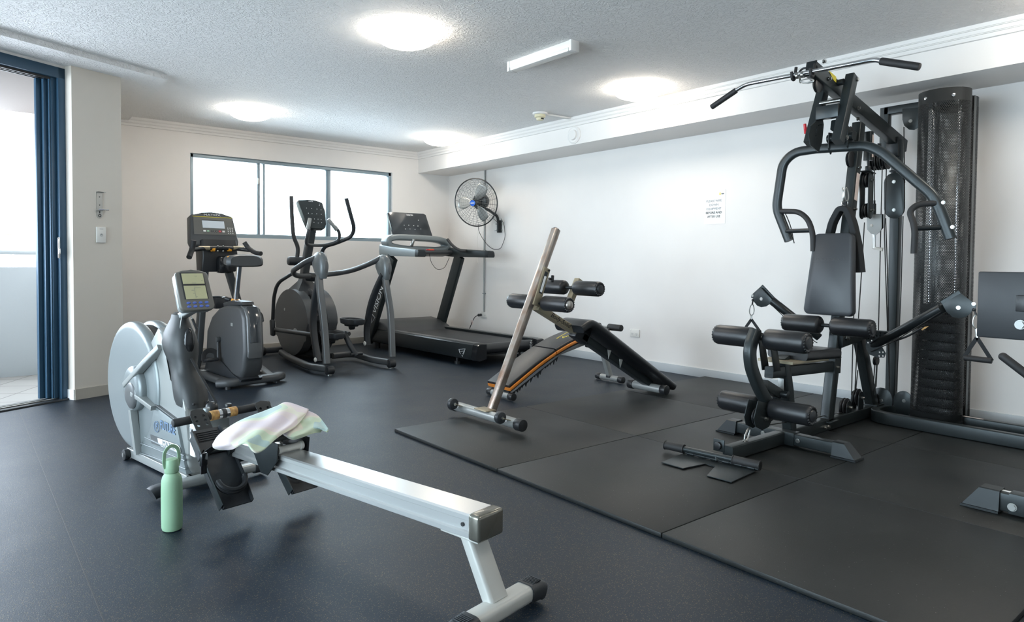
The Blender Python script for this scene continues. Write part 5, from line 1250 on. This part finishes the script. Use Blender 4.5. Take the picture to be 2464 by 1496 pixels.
# H-shaped press frame
for Yh, tp, bt_ in ((1.985, (1986, 196), (1948, 346)), (1.82, (2050, 183), (2016, 342))):
    gbar('press_frame_bar', [gy(*tp, Yh), gy(*bt_, Yh)], .050, .062, c=.004)
hz0 = gy(1994, 270, 1.9); hz1 = gy(1998, 243, 1.9)
b = MB(M['gun']); b.box(hz0, (.05, .13, .075), bev=.002, ex=(1, 0, .0), ey=YH); b.done('press_frame_plate', gym)
b = MB(M['steel']); b.cyl(hz1+V((.02, -.07, 0)), hz1+V((.02, .07, 0)), .012); b.done('pivot_rod', gym)
b = MB(M['gund']); q = gy(2022, 198, 1.86); b.cyl(q+V((0, -.02, 0)), q+V((0, .10, 0)), .018); b.done('pivot_rod', gym)
for px, py in ((2052, 193), (2027, 332)): bolt(gy(px, py, 1.82)+V((0, -.026, 0)), (0, -1, 0), .011, ln=.006)
qd = gy(1972, 318, 1.935)
b = MB(M['gun']); b.prism([gy(px, py, 1.955) for px, py in ((1948, 350), (1944, 325), (1949, 303), (1962, 291), (1978, 289), (1980, 300), (1976, 342), (1968, 366))], (0, -.006, 0)); o = b.done('adjuster_quadrant', gym)
ct = MB(M['gun'])
for k in range(7):
    a = radians(185-16*k); q = gy(1974, 328, 1.955)+V((.068*cos(a), 0, .068*sin(a))); ct.cyl(q+V((0, -.02, 0)), q+V((0, .02, 0)), .005, n=12)
mkholes(o, ct)
b = MB(M['red']); q = gy(1938, 310, 2.04); b.cyl(q+V((0, .005, 0)), q+V((.02, -.05, 0)), .009); b.cyl(q+V((.006, .0, -.030)), q+V((-.010, .0, .030)), .0085, bev=.004); b.done('pull_knob', gym)
gbar('counter_arm', [gy(2008, 300, 1.9), gy(2052, 330, 1.9)], .045, .060)
# press arm
PX = 4.20
pa_pts = [gx(px, py, PX) for px, py in ((1899, 579), (1868, 500), (1884, 392), (1912, 366), (1965, 358), (2085, 350), (2122, 366), (2245, 470), (2262, 505), (2288, 574))]
b = MB(M['gun']); b.bar(rp(pa_pts, [0, .05, .05, .05, .0001, .05, .05, .05, .05, 0], 6), .058, .042, hint=(1, 0, 0), c=.018); b.done('press_arm', gym)
for Yq in (1.955, 1.845):
    b = MB(M['gun']); q = gx(1990, 355, PX); b.prism([V((q.x+a, Yq-GY, q.z+c)) for a, c in ((-.03, .085), (.02, .085), (.032, -.01), (.0, -.045), (-.032, -.01))], (0, .006, 0)); b.done('weld_gusset', gym)
b = MB(M['gun']); q = gx(1990, 335, PX); b.cyl(V((q.x, -.075, q.z)), V((q.x, .075, q.z)), .026); b.done('press_pivot', gym)
b = MB(M['rubber']); b.tube([gx(px, py, X_) for px, py, X_ in ((1880, 508, 4.19), (1922, 509, 4.15), (1944, 526, 4.13), (1956, 560, 4.12), (1957, 604, 4.12))], .0165, .05); b.done('press_handle', gym)
b = MB(M['gund']); b.cyl(gx(1893, 556, 4.19), gx(1953, 554, 4.13), .014); b.done('handle_brace', gym)
b = MB(M['rubber']); b.tube([gx(px, py, X_) for px, py, X_ in ((2252, 489, 4.19), (2208, 491, 4.15), (2188, 508, 4.13), (2202, 548, 4.12), (2199, 610, 4.12))], .0165, .05); b.done('press_handle', gym)
b = MB(M['gund']); b.cyl(gx(2262, 547, 4.19), gx(2204, 549, 4.13), .014); b.done('handle_brace', gym)
for px, py in ((2270, 487), (2292, 546)): bolt(gx(px, py, 4.18), (-1, 0, 0), .008, ln=.01)
# lat bar hooks
LX = 3.80
for px, py in ((1911, 184), (1956, 176)):
    b = MB(M['rubber']); q = gx(px, py, LX); b.tube([q+V((.02, 0, .055)), q+V((.012, 0, .02)), q+V((.0, 0, -.022)), q+V((-.024, 0, -.018)), q+V((-.030, 0, .022))], .0085, .015); b.done('bar_hook', gym)
b = MB(M['black']); b.tube([gx(1919, 172, LX)+V((.02, 0, 0)), gx(1924, 163, LX)+V((.03, 0, 0)), gx(1960, 156, LX)+V((.03, 0, 0)), gx(1962, 165, LX)+V((.02, 0, 0))], .006, .01); b.done('hook_frame', gym)
# pulleys and plates round the column
def plate(px4, Y=None, X=None, th=.006, m='gun', nm='pulley_plate'):
    b = MB(M[m])
    if X is not None: b.prism([gx(px, py, X) for px, py in px4], (-th, 0, 0), bev=.001)
    else: b.prism([gy(px, py, Y) for px, py in px4], (0, -th, 0), bev=.001)
    return b.done(nm, gym)
def obl(cx, cy, w_, h_, n=10):       # stadium outline in pixels
    r = w_/2; return [(cx+r*cos(a), cy-(h_/2-r)-r*sin(a)) for a in [pi*k/n for k in range(n+1)]] + [(cx-r*cos(a), cy+(h_/2-r)+r*sin(a)) for a in [pi*k/n for k in range(n+1)]]
plate(obl(2152, 471, 48, 110), X=4.88); plate(obl(2155, 470, 46, 108), X=4.91)
for py in (437, 505): bolt(gx(2151, py, 4.874), (-1, 0, 0), .009, ln=.006); wheel(gx(2153, py, 4.893), (1, 0, 0), .052, .018)
b = MB(M['gund']); b.box(gx(2154, 412, 4.9), (.06, .05, .012), bev=.002); b.cyl(gx(2154, 412, 4.9), gx(2154, 396, 4.9), .014); b.done('pulley_yoke', gym)
pd0 = gy(2087, 470, 1.88)
for dy in (-.022, .028):
    b = MB(M['gun']); b.prism([pd0+V((.034*cos(a), dy, s_*.115+.034*sin(a))) for s_, rng_ in ((1, range(0, 181, 18)), (-1, range(180, 361, 18))) for a in [radians(k) for k in rng_]], (0, .005, 0), bev=.001); b.done('pulley_plate', gym)
for dz in (.095, -.095): wheel(pd0+V((0, .005, dz)), YH, .046); bolt(pd0+V((0, -.023, dz)), (0, -1, 0), .008, ln=.018)
b = MB(M['gund']); b.cyl(pd0+V((0, 0, .145)), pd0+V((0, 0, .185)), .017, bev=.002); b.box(pd0+V((0, 0, .145)), (.09, .06, .006), rot=(0, 8, 0)); b.cyl(pd0+V((0, 0, .18)), pd0+V((0, 0, .225)), .006); b.done('pulley_yoke', gym)
gbar('drop_bar', [pd0+V((0, 0, .22)), pd0+V((0, 0, .40))], .045, .045)
b = MB(M['label']); b.box(pd0+V((.006, -.0235, .31)), (.022, .001, .14)); b.done('warning_label', gym)
for k in range(4): wheel(gy(2116, 387, 1.9)+V((0, -.045+.030*k, 0)), YH, .060, .022)
b = MB(M['steel']); b.cyl(gy(2116, 387)+V((0, -.07, 0)), gy(2116, 387)+V((0, .07, 0)), .007); b.done('pulley_axle', gym)
gbar('pulley_bracket', [gy(2116, 345), gy(2116, 392)], .008, .05)
wheel(gy(2048, 384)+V((-.01, 0, 0)), YH, .048)
wheel(gy(2030, 326)+V((.03, -.02, 0)), YH, .055); plate([(2020, 305), (2036, 298), (2052, 322), (2054, 345), (2040, 345)], Y=1.87)
b = MB(M['silver2']); b.prism([gx(px, py, 4.62) for px, py in ((2086, 516), (2122, 516), (2122, 548), (2118, 558), (2108, 565), (2096, 562), (2087, 552))], (-.003, 0, 0)); b.done('floating_pulley_plate', gym)
wheel(gx(2104, 545, 4.64), (1, 0, 0), .038, .016); bolt(gx(2097, 542, 4.615), (-1, 0, 0), .007, 'plastic_w', ln=.004)
b = MB(M['gund']); b.prism([gx(px, py, 4.66) for px, py in ((2090, 515), (2126, 515), (2126, 548), (2112, 562), (2094, 556))], (-.003, 0, 0)); b.cyl(gx(2104, 515, 4.63), gx(2104, 490, 4.63), .010); b.cyl(gx(2104, 492, 4.63), gx(2104, 482, 4.63), .006); b.done('floating_pulley_body', gym)
b = MB(M['steel']); b.bar([gx(2103, 562, 4.64), gx(2103, 596, 4.64), gx(2124, 600, 4.62)], .022, .005, hint=(1, 0, 0), c=.001); b.done('floating_strap', gym)
# cables
for i, pts in enumerate((
    ((2104, 400, 4.62), (2104, 484, 4.62)), ((2123, 400, 4.70), (2120, 520, 4.70), (2113, 830, 4.72), (2108, 930, 4.72)), ((2133, 400, 4.75), (2128, 560, 4.75), (2140, 930, 4.9)),
    ((2066, 410, 4.50), (2070, 470, 4.50)), ((2065, 560, 4.45), (2058, 640, 4.45), (2052, 830, 4.45), (2049, 950, 4.45)), ((2080, 535, 4.52), (2074, 640, 4.5), (2066, 760, 4.5), (2057, 940, 4.5)),
    ((2131, 525, 4.89), (2135, 640, 4.89), (2141, 940, 4.9)), ((2173, 520, 4.89), (2168, 700, 4.89), (2157, 940, 4.9)), ((2175, 305, 4.92), (2177, 440, 4.9)), ((2106, 870, 4.65), (2100, 940, 4.65)), ((2110, 870, 4.65), (2105, 950, 4.65)), ((2064, 890, 4.6), (2058, 950, 4.6)))):
    b = MB(M['print_k']); b.tube([gx(*p) for p in pts], .0032, n=6); b.done('cable', gym)
b = MB(M['print_k']); b.tube([gx(px, py, 4.25) for px, py in ((1885, 505), (1893, 520), (1903, 545), (1911, 585))], .003, .04, n=6); b.done('cable', gym)
# cable arms
wheel(gp(4.62, GY+.045, .545), YH, .070, .025)
hubp = gx(2105, 828, 4.55)
b = MB(M['gun']); pts = [(2094, 806), (2108, 795), (2134, 798), (2134, 810), (2118, 826), (2132, 850), (2128, 860), (2112, 860), (2092, 852), (2084, 835), (2085, 815)]
b.prism([gx(px, py, 4.52) for px, py in pts], (-.006, 0, 0)); o = b.done('angle_plate', gym)
ct = MB(M['gun'])
for px, py in ((2098, 811), (2104, 812), (2111, 808), (2119, 807), (2127, 809), (2119, 801), (2130, 802), (2108, 801), (2091, 814), (2089, 824), (2098, 819), (2097, 826), (2117, 847), (2125, 847), (2125, 856), (2116, 856)):
    q = gx(px, py, 4.52); ct.cyl(q-V((.02, 0, 0)), q+V((.02, 0, 0)), .0055, n=12)
mkholes(o, ct)
gbar('arm_hub', [gp(4.56, GY+.14, .575), gp(4.56, GY-.20, .575)], .06, .06, hint=(0, 0, 1))
TX = 4.38
for side, root, tip, head, ax_, hk in (
   (-1, gx(2100, 832, 4.54), gx(2268, 741, TX), [(2268, 732), (2312, 705), (2350, 733), (2349, 742), (2340, 744), (2338, 752), (2326, 762), (2308, 766), (2292, 762), (2278, 750)], (2306, 740), (2343, 731)),
   (1, gx(1972, 812, 4.54), gx(1856, 722, TX), [(1858, 720), (1830, 690), (1808, 710), (1808, 716), (1813, 717), (1815, 726), (1822, 735), (1832, 739), (1844, 737), (1853, 731)], (1832, 719), (1811, 711))):
    b = MB(M['gund']); b.cyl(root, tip, .026, .029, bev=.004); b.done('cable_arm', gym)
    for dx in (.02, -.02):
        b = MB(M['gun']); b.prism([gx(px, py, TX+dx) for px, py in head], (-.004, 0, 0), bev=.001); b.done('pulley_head_plate', gym)
    b = MB(M['gun']); b.bar([gx(*head[0], TX), gx(*head[1], TX)], .044, .004, hint=(0, 0, 1) if False else (1, 0, 0)) ; b.done('pulley_head_top', gym)
    wheel(gx(*ax_, TX-.001), (1, 0, 0), .046, .024); bolt(gx(*ax_, TX-.024), (-1, 0, 0), .009, ln=.005); bolt(gx(*hk, TX-.024), (-1, 0, 0), .008, ln=.005)
    b = MB(M['print_k']); d_ = (tip-root)*.0; lo_ = V((0, 0, -.034)); b.tube([root+lo_+V((-.03, 0, 0)), root.lerp(tip, .35)+V((-.03, 0, -.05)), tip+V((-.02, 0, -.02))], .003, .1, n=6); b.done('cable', gym)
    hh_ = root.lerp(tip, .55); b = MB(M['black']); b.tube([root.lerp(tip, .35)+V((-.02, 0, -.045)), hh_+V((-.02, 0, -.060)), root.lerp(tip, .75)+V((-.02, 0, -.055))], .006, .03); b.done('release_lever', gym)
b = MB(M['cork'], M['chard']); q = gx(2228, 788, 4.39); b.prism([q+V((-.014, a, c)) for a, c in ((-.02, .012), (.0, .006), (.018, -.012), (.012, -.016), (-.004, -.004))], (-.004, 0, 0)); b.done('chipped_patch', gym, label='bare patch of chipped paint')
wheel(gx(2108, 868, 4.65), (0, 1, .0), .030, .020)
# low pulleys on the beam
for (cx_, cy_, wpx, hpx, X_, big) in ((2034, 978, 22, 44, 4.32, 0), (2063, 955, 20, 50, 4.50, 0), (2112, 962, 22, 46, 4.66, 0)):
    q = gy(cx_, cy_)
    wheel(V((q.x, .0, max(q.z, .075))), YH, .055); 
    b = MB(M['gund']); q2 = V((q.x, 0, max(q.z, .075)))
    for dy in (-.024, .019): b.prism([q2+V((.036*cos(a), dy, .04*sin(a))) for a in [radians(k) for k in range(0, 181, 20)]]+[q2+V((-.036, dy, -q2.z+.07)), q2+V((.036, dy, -q2.z+.07))], (0, .005, 0))
    b.done('pulley_fork', gym); bolt(q2+V((0, -.026, 0)), (0, -1, 0), .008, ln=.018)
for cx_, w_, top in ((2119, 58, 932), (2173, 44, 940)):
    r = w_/2; pts = [(cx_+r*cos(a), top+r-r*sin(a)) for a in [pi*k/10 for k in range(11)]] + [(cx_-r, 992), (cx_+r, 996)]
    plate(pts, X=4.80); bolt(gx(cx_+2, top+r+2, 4.79), (-1, 0, 0), .009, ln=.006); wheel(gx(cx_, top+r, 4.815), (1, 0, 0), .055, .02)
# tower
pYa = wx(2145, 930, 5.0).y; pYb = wx(2131, 300, 5.0).y
gbar('tower_post', [gp(5.0, pYa, .05), gp(5.0, pYa, 1.86)], .060, .055)
gbar('tower_post', [gp(5.0, pYb, 1.80), gp(5.0, pYb, 2.09)], .055, .055)
gbar('tower_beam', [gp(5.0, pYb, 2.065), gp(5.0, 1.55, 2.065)], .055, .055, hint=(0, 0, 1))
hc = gx(2196, 290, 4.95)
plate([(2172, 262), (2220, 258), (2220, 290), (2214, 305), (2200, 313), (2188, 312), (2176, 302), (2172, 288)], X=4.93); bolt(gx(2191, 291, 4.92), (-1, 0, 0), .009, ln=.006); wheel(gx(2196, 288, 4.945), (1, 0, 0), .055, .018)
def shell(nm, c, r, a0, a1, z0, z1, th=.0015):
    n = 48; me = bpy.data.meshes.new(nm); vs = []; fs = []
    for i in range(n+1):
        a = radians(a0+(a1-a0)*i/n); p = (c[0]+r*cos(a)-GX, c[1]+r*sin(a)-GY); vs += [(*p, z0-GZ), (*p, z1-GZ)]
    for i in range(n): fs.append((2*i, 2*i+2, 2*i+3, 2*i+1))
    me.from_pydata(vs, [], fs); uvl = me.uv_layers.new(name='UVMap')
    for poly in me.polygons:
        poly.use_smooth = True
        for li in poly.loop_indices:
            vi = me.loops[li].vertex_index; i = vi//2; uvl.data[li].uv = (radians(abs(a1-a0))*r*i/n, (z1-z0) if vi % 2 else 0)
    me.materials.append(M['perf']); o = bpy.data.objects.new(nm, me); C.objects.link(o); o.parent = gym
    md = o.modifiers.new('t', 'SOLIDIFY'); md.thickness = th; return o
shell('weight_shroud', (4.75, 1.535), .136, 60, 310, .07, 2.075)
shell('rear_shroud', (4.95, 1.535), .115, -150, 150, .07, 2.06)
for a in (60, 310):
    b = MB(M['pewter']); p = V((4.75+.136*cos(radians(a))-GX, 1.535+.136*sin(radians(a))-GY, 0)); b.box(p+V((0, 0, 1.05)), (.004, .02, 2.0), rot=(0, 0, a)); b.done('shroud_edge', gym)
b = MB(M['pewter']); b.box(gp(4.92, 1.424, 1.06), (.05, .004, 2.0), bev=.001); b.done('shroud_edge', gym)
for px, py in ((2294, 228), (2228, 237)):
    a = atan2(0, 0); 
    d = ray(px, py); d2 = V((d.x, d.y)); c2 = V((4.75, 1.535)); k = d2.dot(c2)/d2.dot(d2); disc = max(k*k-(c2.dot(c2)-.1375**2)/d2.dot(d2), 0); t0_ = k-math.sqrt(disc); p = CAM+d*t0_-GO
    b = MB(M['chrome']); nd = V((p.x+GX-4.75, p.y+GY-1.535, 0)).normalized(); b.cyl(p, p+nd*.004, .010, bev=.001); b.done('rivet', gym)
for px, py in ((2200, 1018), (2268, 1030)):
    bolt(gx(px, py, 4.62 if px < 2230 else 4.60), (-1, 0, 0), .010, ln=.01)
b = MB(M['gund']); b.cyl(gp(4.75, 1.535, .03), gp(4.75, 1.535, .075), .140, n=40); b.done('tower_foot', gym)
for k in range(12):
    b = MB(M['black']); b.box(gp(4.79, 1.535, .115+k*.058), (.11, .19, .052), bev=.004); b.done('weight_plate', gym)
for s in (-1, 1):
    b = MB(M['chrome']); b.cyl(gp(4.79, 1.535+s*.07, .08), gp(4.79, 1.535+s*.07, 2.04), .009); b.done('guide_rod', gym)
lpts = [gp(4.555, -.35, .060), gp(4.555, 1.845, .060), gp(4.835, 1.845, .060), gp(4.835, -.35, .060)]
b = MB(M['gun']); b.bar(rp(lpts, .14, 12), .050, .075, hint=(0, 0, 1), c=.006); b.done('loop_base', gym)
b = MB(M['label']); b.box(gp(4.825, 1.36, .0985), (.02, .10, .001)); b.done('warning_label', gym)

# ---------------------------------------------------------------- things hung on or lying by the gym
def carabiner(b, top, bot, wd, r=.0035, ax=(1, 0, 0)):
    top, bot = V(top), V(bot); d = bot-top; L_ = d.length; d.normalize(); s_ = d.cross(V(ax)).normalized()
    pts = []
    for i in range(28):
        a = 2*pi*i/28; w_ = wd*(.38+.12*(1-cos(a))/1.0*.5+.0); pts.append(top.lerp(bot, .5)-d*(L_/2*cos(a)) + s_*(w_*sin(a)))
    b.tube(pts, r, n=8, closed=True)
lat = thing('lat_bar', 'long chrome pull-down bar with black grips hooked at the gym top', 'pull-down bar', wx(1930, 180, LX), 0)
LO = wx(1930, 180, LX); lx_ = lambda px, py, X=LX-.014: wx(px, py, X)-LO
b = MB(M['chrome']); b.tube([lx_(1770, 218), lx_(1795, 203), lx_(2105, 143), lx_(2128, 149)], .0125, .05, n=18); b.done('bar', lat)
b = MB(M['rubber']); b.cyl(lx_(1712, 258), lx_(1772, 217), .0175, bev=.005); b.done('grip', lat)
b = MB(M['rubber']); b.cyl(lx_(2118, 147), lx_(2214, 161), .0195, bev=.007); b.done('grip', lat)
for x_ in (1919, 1932):
    b = MB(M['steel']); b.cyl(lx_(x_-3, 181.5-(x_-1925)*.19), lx_(x_+3, 180.5-(x_-1925)*.19), .0185, bev=.002); b.done('swivel_collar', lat)
b = MB(M['steel']); b.bar([lx_(1924, 180), lx_(1925, 200)], .004, .018, hint=(1, 0, 0), c=.001); b.tube([lx_(1926, 196), lx_(1940, 200), lx_(1958, 194)], .0035, .01); carabiner(b, lx_(1926, 196), lx_(1958, 194), .026); b.done('swivel_link', lat)
ls = thing('ab_strap', 'black padded hanging strap clipped to the gym column behind the back pad', 'strap', wx(2033, 470, 4.24), 0)
LS = wx(2033, 470, 4.24); l2 = lambda px, py, X=4.24: wx(px, py, X)-LS
b = MB(M['fabric']); b.bar(rp([l2(1996, 570), l2(2004, 535), l2(2022, 502), l2(2038, 502), l2(2052, 535), l2(2064, 590), l2(2071, 655)], .03), .034, .065, hint=(1, 0, 0), c=.006); b.done('padded_loop', ls)
b = MB(M['fabric']); b.bar([l2(2032, 505), l2(2032, 486)], .03, .006, hint=(1, 0, 0)); b.done('strap_tab', ls)
b = MB(M['steel']); b.torus(l2(2033, 488), (1, .3, 0), .016, .0035, 24, 8); b.done('d_ring', ls)
for px in (2028, 2036):
    b = MB(M['steel']); carabiner(b, l2(px, 452, 4.22), l2(px+2, 484, 4.23), .028, ax=(1, .4*(px-2032), 0)); b.done('carabiner', ls)
def stirrup(label, hook, ctop, cbot, s0p, a_, b_, X, r=.016):
    O_ = wx(*hook, X); t = thing('stirrup_handle', label, 'cable handle', O_, 0, 'hand grips on the gym cable arms'); f_ = lambda px, py: wx(px, py, X)-O_
    b = MB(M['black']); b.sph(f_(*hook), .010); b.cyl(f_(*hook), f_(*ctop), .005); b.done('cable_stop', t)
    b = MB(M['steel']); carabiner(b, f_(*ctop), f_(*cbot), .034, .0035, ax=(1, .5, 0)); b.done('carabiner', t)
    b = MB(M['steel']); b.bar([f_(*cbot), f_(*s0p)], .012, .004, hint=(1, 0, 0), c=.001); b.done('swivel', t)
    b = MB(M['fabric']); b.bar([f_(*s0p), f_(*s0p).lerp(f_(*a_), .6)+V((.0, .002, 0)), f_(*a_)], .020, .003, hint=(1, 0, 0), c=.001); b.bar([f_(*s0p), f_(*s0p).lerp(f_(*b_), .6), f_(*b_)], .020, .003, hint=(1, 0, 0), c=.001); b.done('strap', t)
    b = MB(M['rubber']); b.cyl(f_(*a_), f_(*b_), r, bev=.003); b.done('grip', t)
stirrup('black stirrup handle hanging right of the tower beside the square plate', (2344, 745), (2349, 757), (2349, 790), (2351, 812), (2320, 860), (2387, 868), 4.36)
stirrup('black stirrup handle hanging left, its grip hidden behind the padded rollers', (1812, 722), (1810, 732), (1808, 758), (1808, 768), (1790, 795), (1830, 799), 4.36)
hk_ = thing('snap_hook', 'steel snap hook and chain links hanging under the low gym pulley', 'hook', wy(1806, 1032, 1.9), 0); HO = wy(1806, 1032, 1.9)
b = MB(M['steel']); f_ = lambda px, py: wy(px, py, 1.9)-HO; carabiner(b, f_(1804, 1029), f_(1792, 1062), .036, .004, ax=(0, 1, 0)); b.done('carabiner', hk_)
b = MB(M['steel']); carabiner(b, f_(1792, 1058), f_(1784, 1072), .020, .003, ax=(1, 0, 0)); b.done('chain_link', hk_)
# foot-plate bar on the mat
fp_ = thing('foot_plate_bar', 'low bar with ribbed grips and two hinged steel foot plates on the mat', 'foot bar', wz(1715, 1095, .02), 0)
FP = V(fp_.location); fz = lambda px, py, z=.05: wz(px, py, z)-FP
za_, zb_ = fz(1600, 1070, .055), fz(1830, 1120, .055)
b = MB(M['gun']); b.cyl(za_, zb_, .0155); b.done('bar', fp_)
for p_, q_ in ((za_, za_.lerp(zb_, .22)), (zb_, zb_.lerp(za_, .27))):
    b = MB(M['rubber']); b.cyl(p_, q_, .0215, bev=.003); d_ = (q_-p_).normalized()
    b.cyl(p_, p_+d_*.006, .024, bev=.002); b.cyl(q_-d_*.006, q_, .024, bev=.002); b.done('grip', fp_)
pl = [(390, 835), (140, 940), (370, 1005), (605, 955), (710, 985), (620, 1080), (880, 1150), (1168, 1015)]
b = MB(M['gun']); b.prism([fz(1560+x/4.4, 900+y/4.4, .027 if i in (0, 7) else .024) for i, (x, y) in enumerate(pl)], (0, 0, .005), bev=.001); b.done('foot_plate', fp_)
b = MB(M['gund']); h0, h1 = fz(1560+392/4.4, 900+830/4.4, .038), fz(1560+1165/4.4, 900+1008/4.4, .038); b.cyl(h0, h1, .006)
for k in range(6): p_ = h0.lerp(h1, (k*2+.4)/12); q_ = h0.lerp(h1, (k*2+1.5)/12); b.cyl(p_, q_, .0085)
b.done('hinge', fp_)
b = MB(M['gun']); c_ = za_.lerp(zb_, .60); c2_ = h0.lerp(h1, .50); b.bar([c_, c2_], .05, .01, hint=(0, 0, 1)); b.done('bar_bracket', fp_)

# ---------------------------------------------------------------- second station at the right edge
st = thing('leg_press_station', 'second gym station cut by the right edge, square black foot plate and steel foot', 'gym station', (3.32, .60, .02), 0)
SO = V(st.location); sp = lambda X, Y, Z: V((X, Y, Z))-SO; sx_f = lambda px, py, X: wx(px, py, X)-SO
b = MB(M['gun']); b.bar([sp(3.32, .87, .070), sp(3.32, .20, .070)], .055, .075, hint=(0, 0, 1), c=.006); b.done('foot_beam', st)
b = MB(M['gund']); b.rings([[V((sgn*w_, y_-SO.y, z_-SO.z)) for sgn, y_ in ((-1, .83), (1, .83), (1, .955-k_), (-1, .955-k_))] for z_, w_, k_ in ((.022, .050, -.006), (.031, .050, -.004), (.032, .044, 0), (.110, .036, .055), (.114, .032, .058))]); b.done('rubber_boot', st)
b = MB(M['gun']); b.bar([sp(3.32, .80, .070), sp(3.32, .55, .070)], .064, .084, hint=(0, 0, 1), c=.003); b.done('beam_sleeve', st)
b = MB(M['paper']); b.box(sp(3.325, .82, .1085), (.016, .05, .001)); b.done('label_strip', st)
q = sx_f(2436, 1220, 3.287); bolt(q, (-1, 0, 0), .013, 'silver2', st, .010)
b = MB(M['gun']); b.bar([sp(3.50, .74, .16), sp(3.50, .40, .16)], .06, .10, hint=(0, 0, 1), c=.006); b.cyl(sp(3.50, .76, .215), sp(3.50, .40, .215), .030); b.done('pivot_bracket', st)
b = MB(M['gun']); b.bar([sp(3.34, .50, .07), sp(4.49, .50, .07)], .055, .07, hint=YH); b.bar([sp(3.5, .50, .07), sp(3.5, .50, .2)], .05, .06, hint=YH); b.done('base_beam', st)
b = MB(M['gun']); b.bar([sp(4.2, .50, .07), sp(4.3, .50, 1.75)], .055, .07, hint=YH); b.bar([sp(4.22, .50, .82), sp(3.94, .50, .82)], .05, .06, hint=YH); b.bar([sp(3.94, .48, .82), sp(3.94, .70, .82)], .05, .05, hint=(0, 0, 1)); b.done('station_frame', st)
y0p, y1p = wx(2353, 730, 3.9).y, .56
b = MB(M['chard']); b.box(sp(3.9, (y0p+y1p)/2, .832), (.020, y0p-y1p, .318), bev=.007); b.done('foot_plate', st)
bolt(sx_f(2456, 781, 3.888), (-1, 0, 0), .018, 'silver2', st, .02)
b = MB(M['black']); q = sx_f(2462, 730, 3.875); b.box(q, (.03, .05, .075), bev=.003); b.done('plate_clamp', st)
b = MB(M['rubber']); b.tube([sx_f(2414, 858, 3.7), sx_f(2464, 896, 3.7), sx_f(2520, 940, 3.72)], .0185, n=16); b.sph(sx_f(2414, 858, 3.7), .0185); b.done('lever', st)

# ---------------------------------------------------------------- small pieces belong to their part
def under(th, part, names, near=False):
    kids = [o for o in th.children]
    hosts = [o for o in kids if o.name.split('.')[0] == part]
    def ctr(o): return sum((V(c) for c in o.bound_box), V())/8
    for o in kids:
        if o.name.split('.')[0] in names and o not in hosts:
            c = o.matrix_local @ ctr(o); h = min(hosts, key=lambda k: (ctr(k)-c).length); o.parent = h
under(row, 'monitor', ('screen_bezel', 'lcd_screen', 'readout', 'button', 'monitor_back'))
under(row, 'lower_cover', ('badge_backing', 'badge', 'lettering', 'logo_ring', 'cover_lid'))
under(row, 'foot_plate', ('heel_cup', 'side_flange', 'foot_strap', 'strap_buckle', 'strap_tail'))
under(row, 'hub_cover', ('hub_cap',)); under(row, 'neck_housing', ('cable_slot', 'screw')); under(row, 'rail_end_cap', ('bolt',))
under(bike, 'console', ('console_face', 'console_stripe', 'console_screen', 'screen_shade', 'lettering', 'console_button', 'keypad_key'))
under(bike, 'body_shroud', ('rear_panel', 'panel_inlay', 'emblem')); under(bike, 'pedal', ('pedal_strap',)); under(bike, 'seat', ('seat_badge',)); under(bike, 'handlebar', ('pulse_sensor', 'handle_grip'))
under(ell, 'console', ('console_seam', 'console_button', 'lettering')); under(ell, 'joint_cover', ('cover_inlay',)); under(ell, 'fixed_handlebar', ('pulse_grip',))
under(trd, 'console_screen', ('touch_mark',)); under(trd, 'side_rail', ('rail_trim', 'rail_end_cap')); under(trd, 'side_arm', ('arm_tip',))
under(sit, 'adjuster_sleeve', ('instruction_label', 'adjuster_knob', 'bolt')); under(sit, 'front_cross_tube', ('transport_wheel', 'wheel_bracket'))
under(low, 'pad_top', ('print_stripe', 'lettering'))
under(gym, 'boom', ('caution_label', 'boom_cap')); under(gym, 'back_pad', ('lettering',)); under(gym, 'column', ('warning_label',)); under(gym, 'press_arm', ('press_handle', 'handle_brace', 'weld_gusset'))
under(gym, 'weight_shroud', ('rivet',)); under(gym, 'press_frame_bar', ('adjuster_quadrant',)); under(gym, 'cable_arm', ('release_lever', 'chipped_patch'))
under(fan, 'front_cage', ('hub_badge',)); under(fan, 'arm_bracket', ('wing_bolt', 'bolt'))
under(st, 'foot_plate', ('plate_clamp',)); under(st, 'foot_beam', ('beam_sleeve', 'label_strip', 'rubber_boot'))
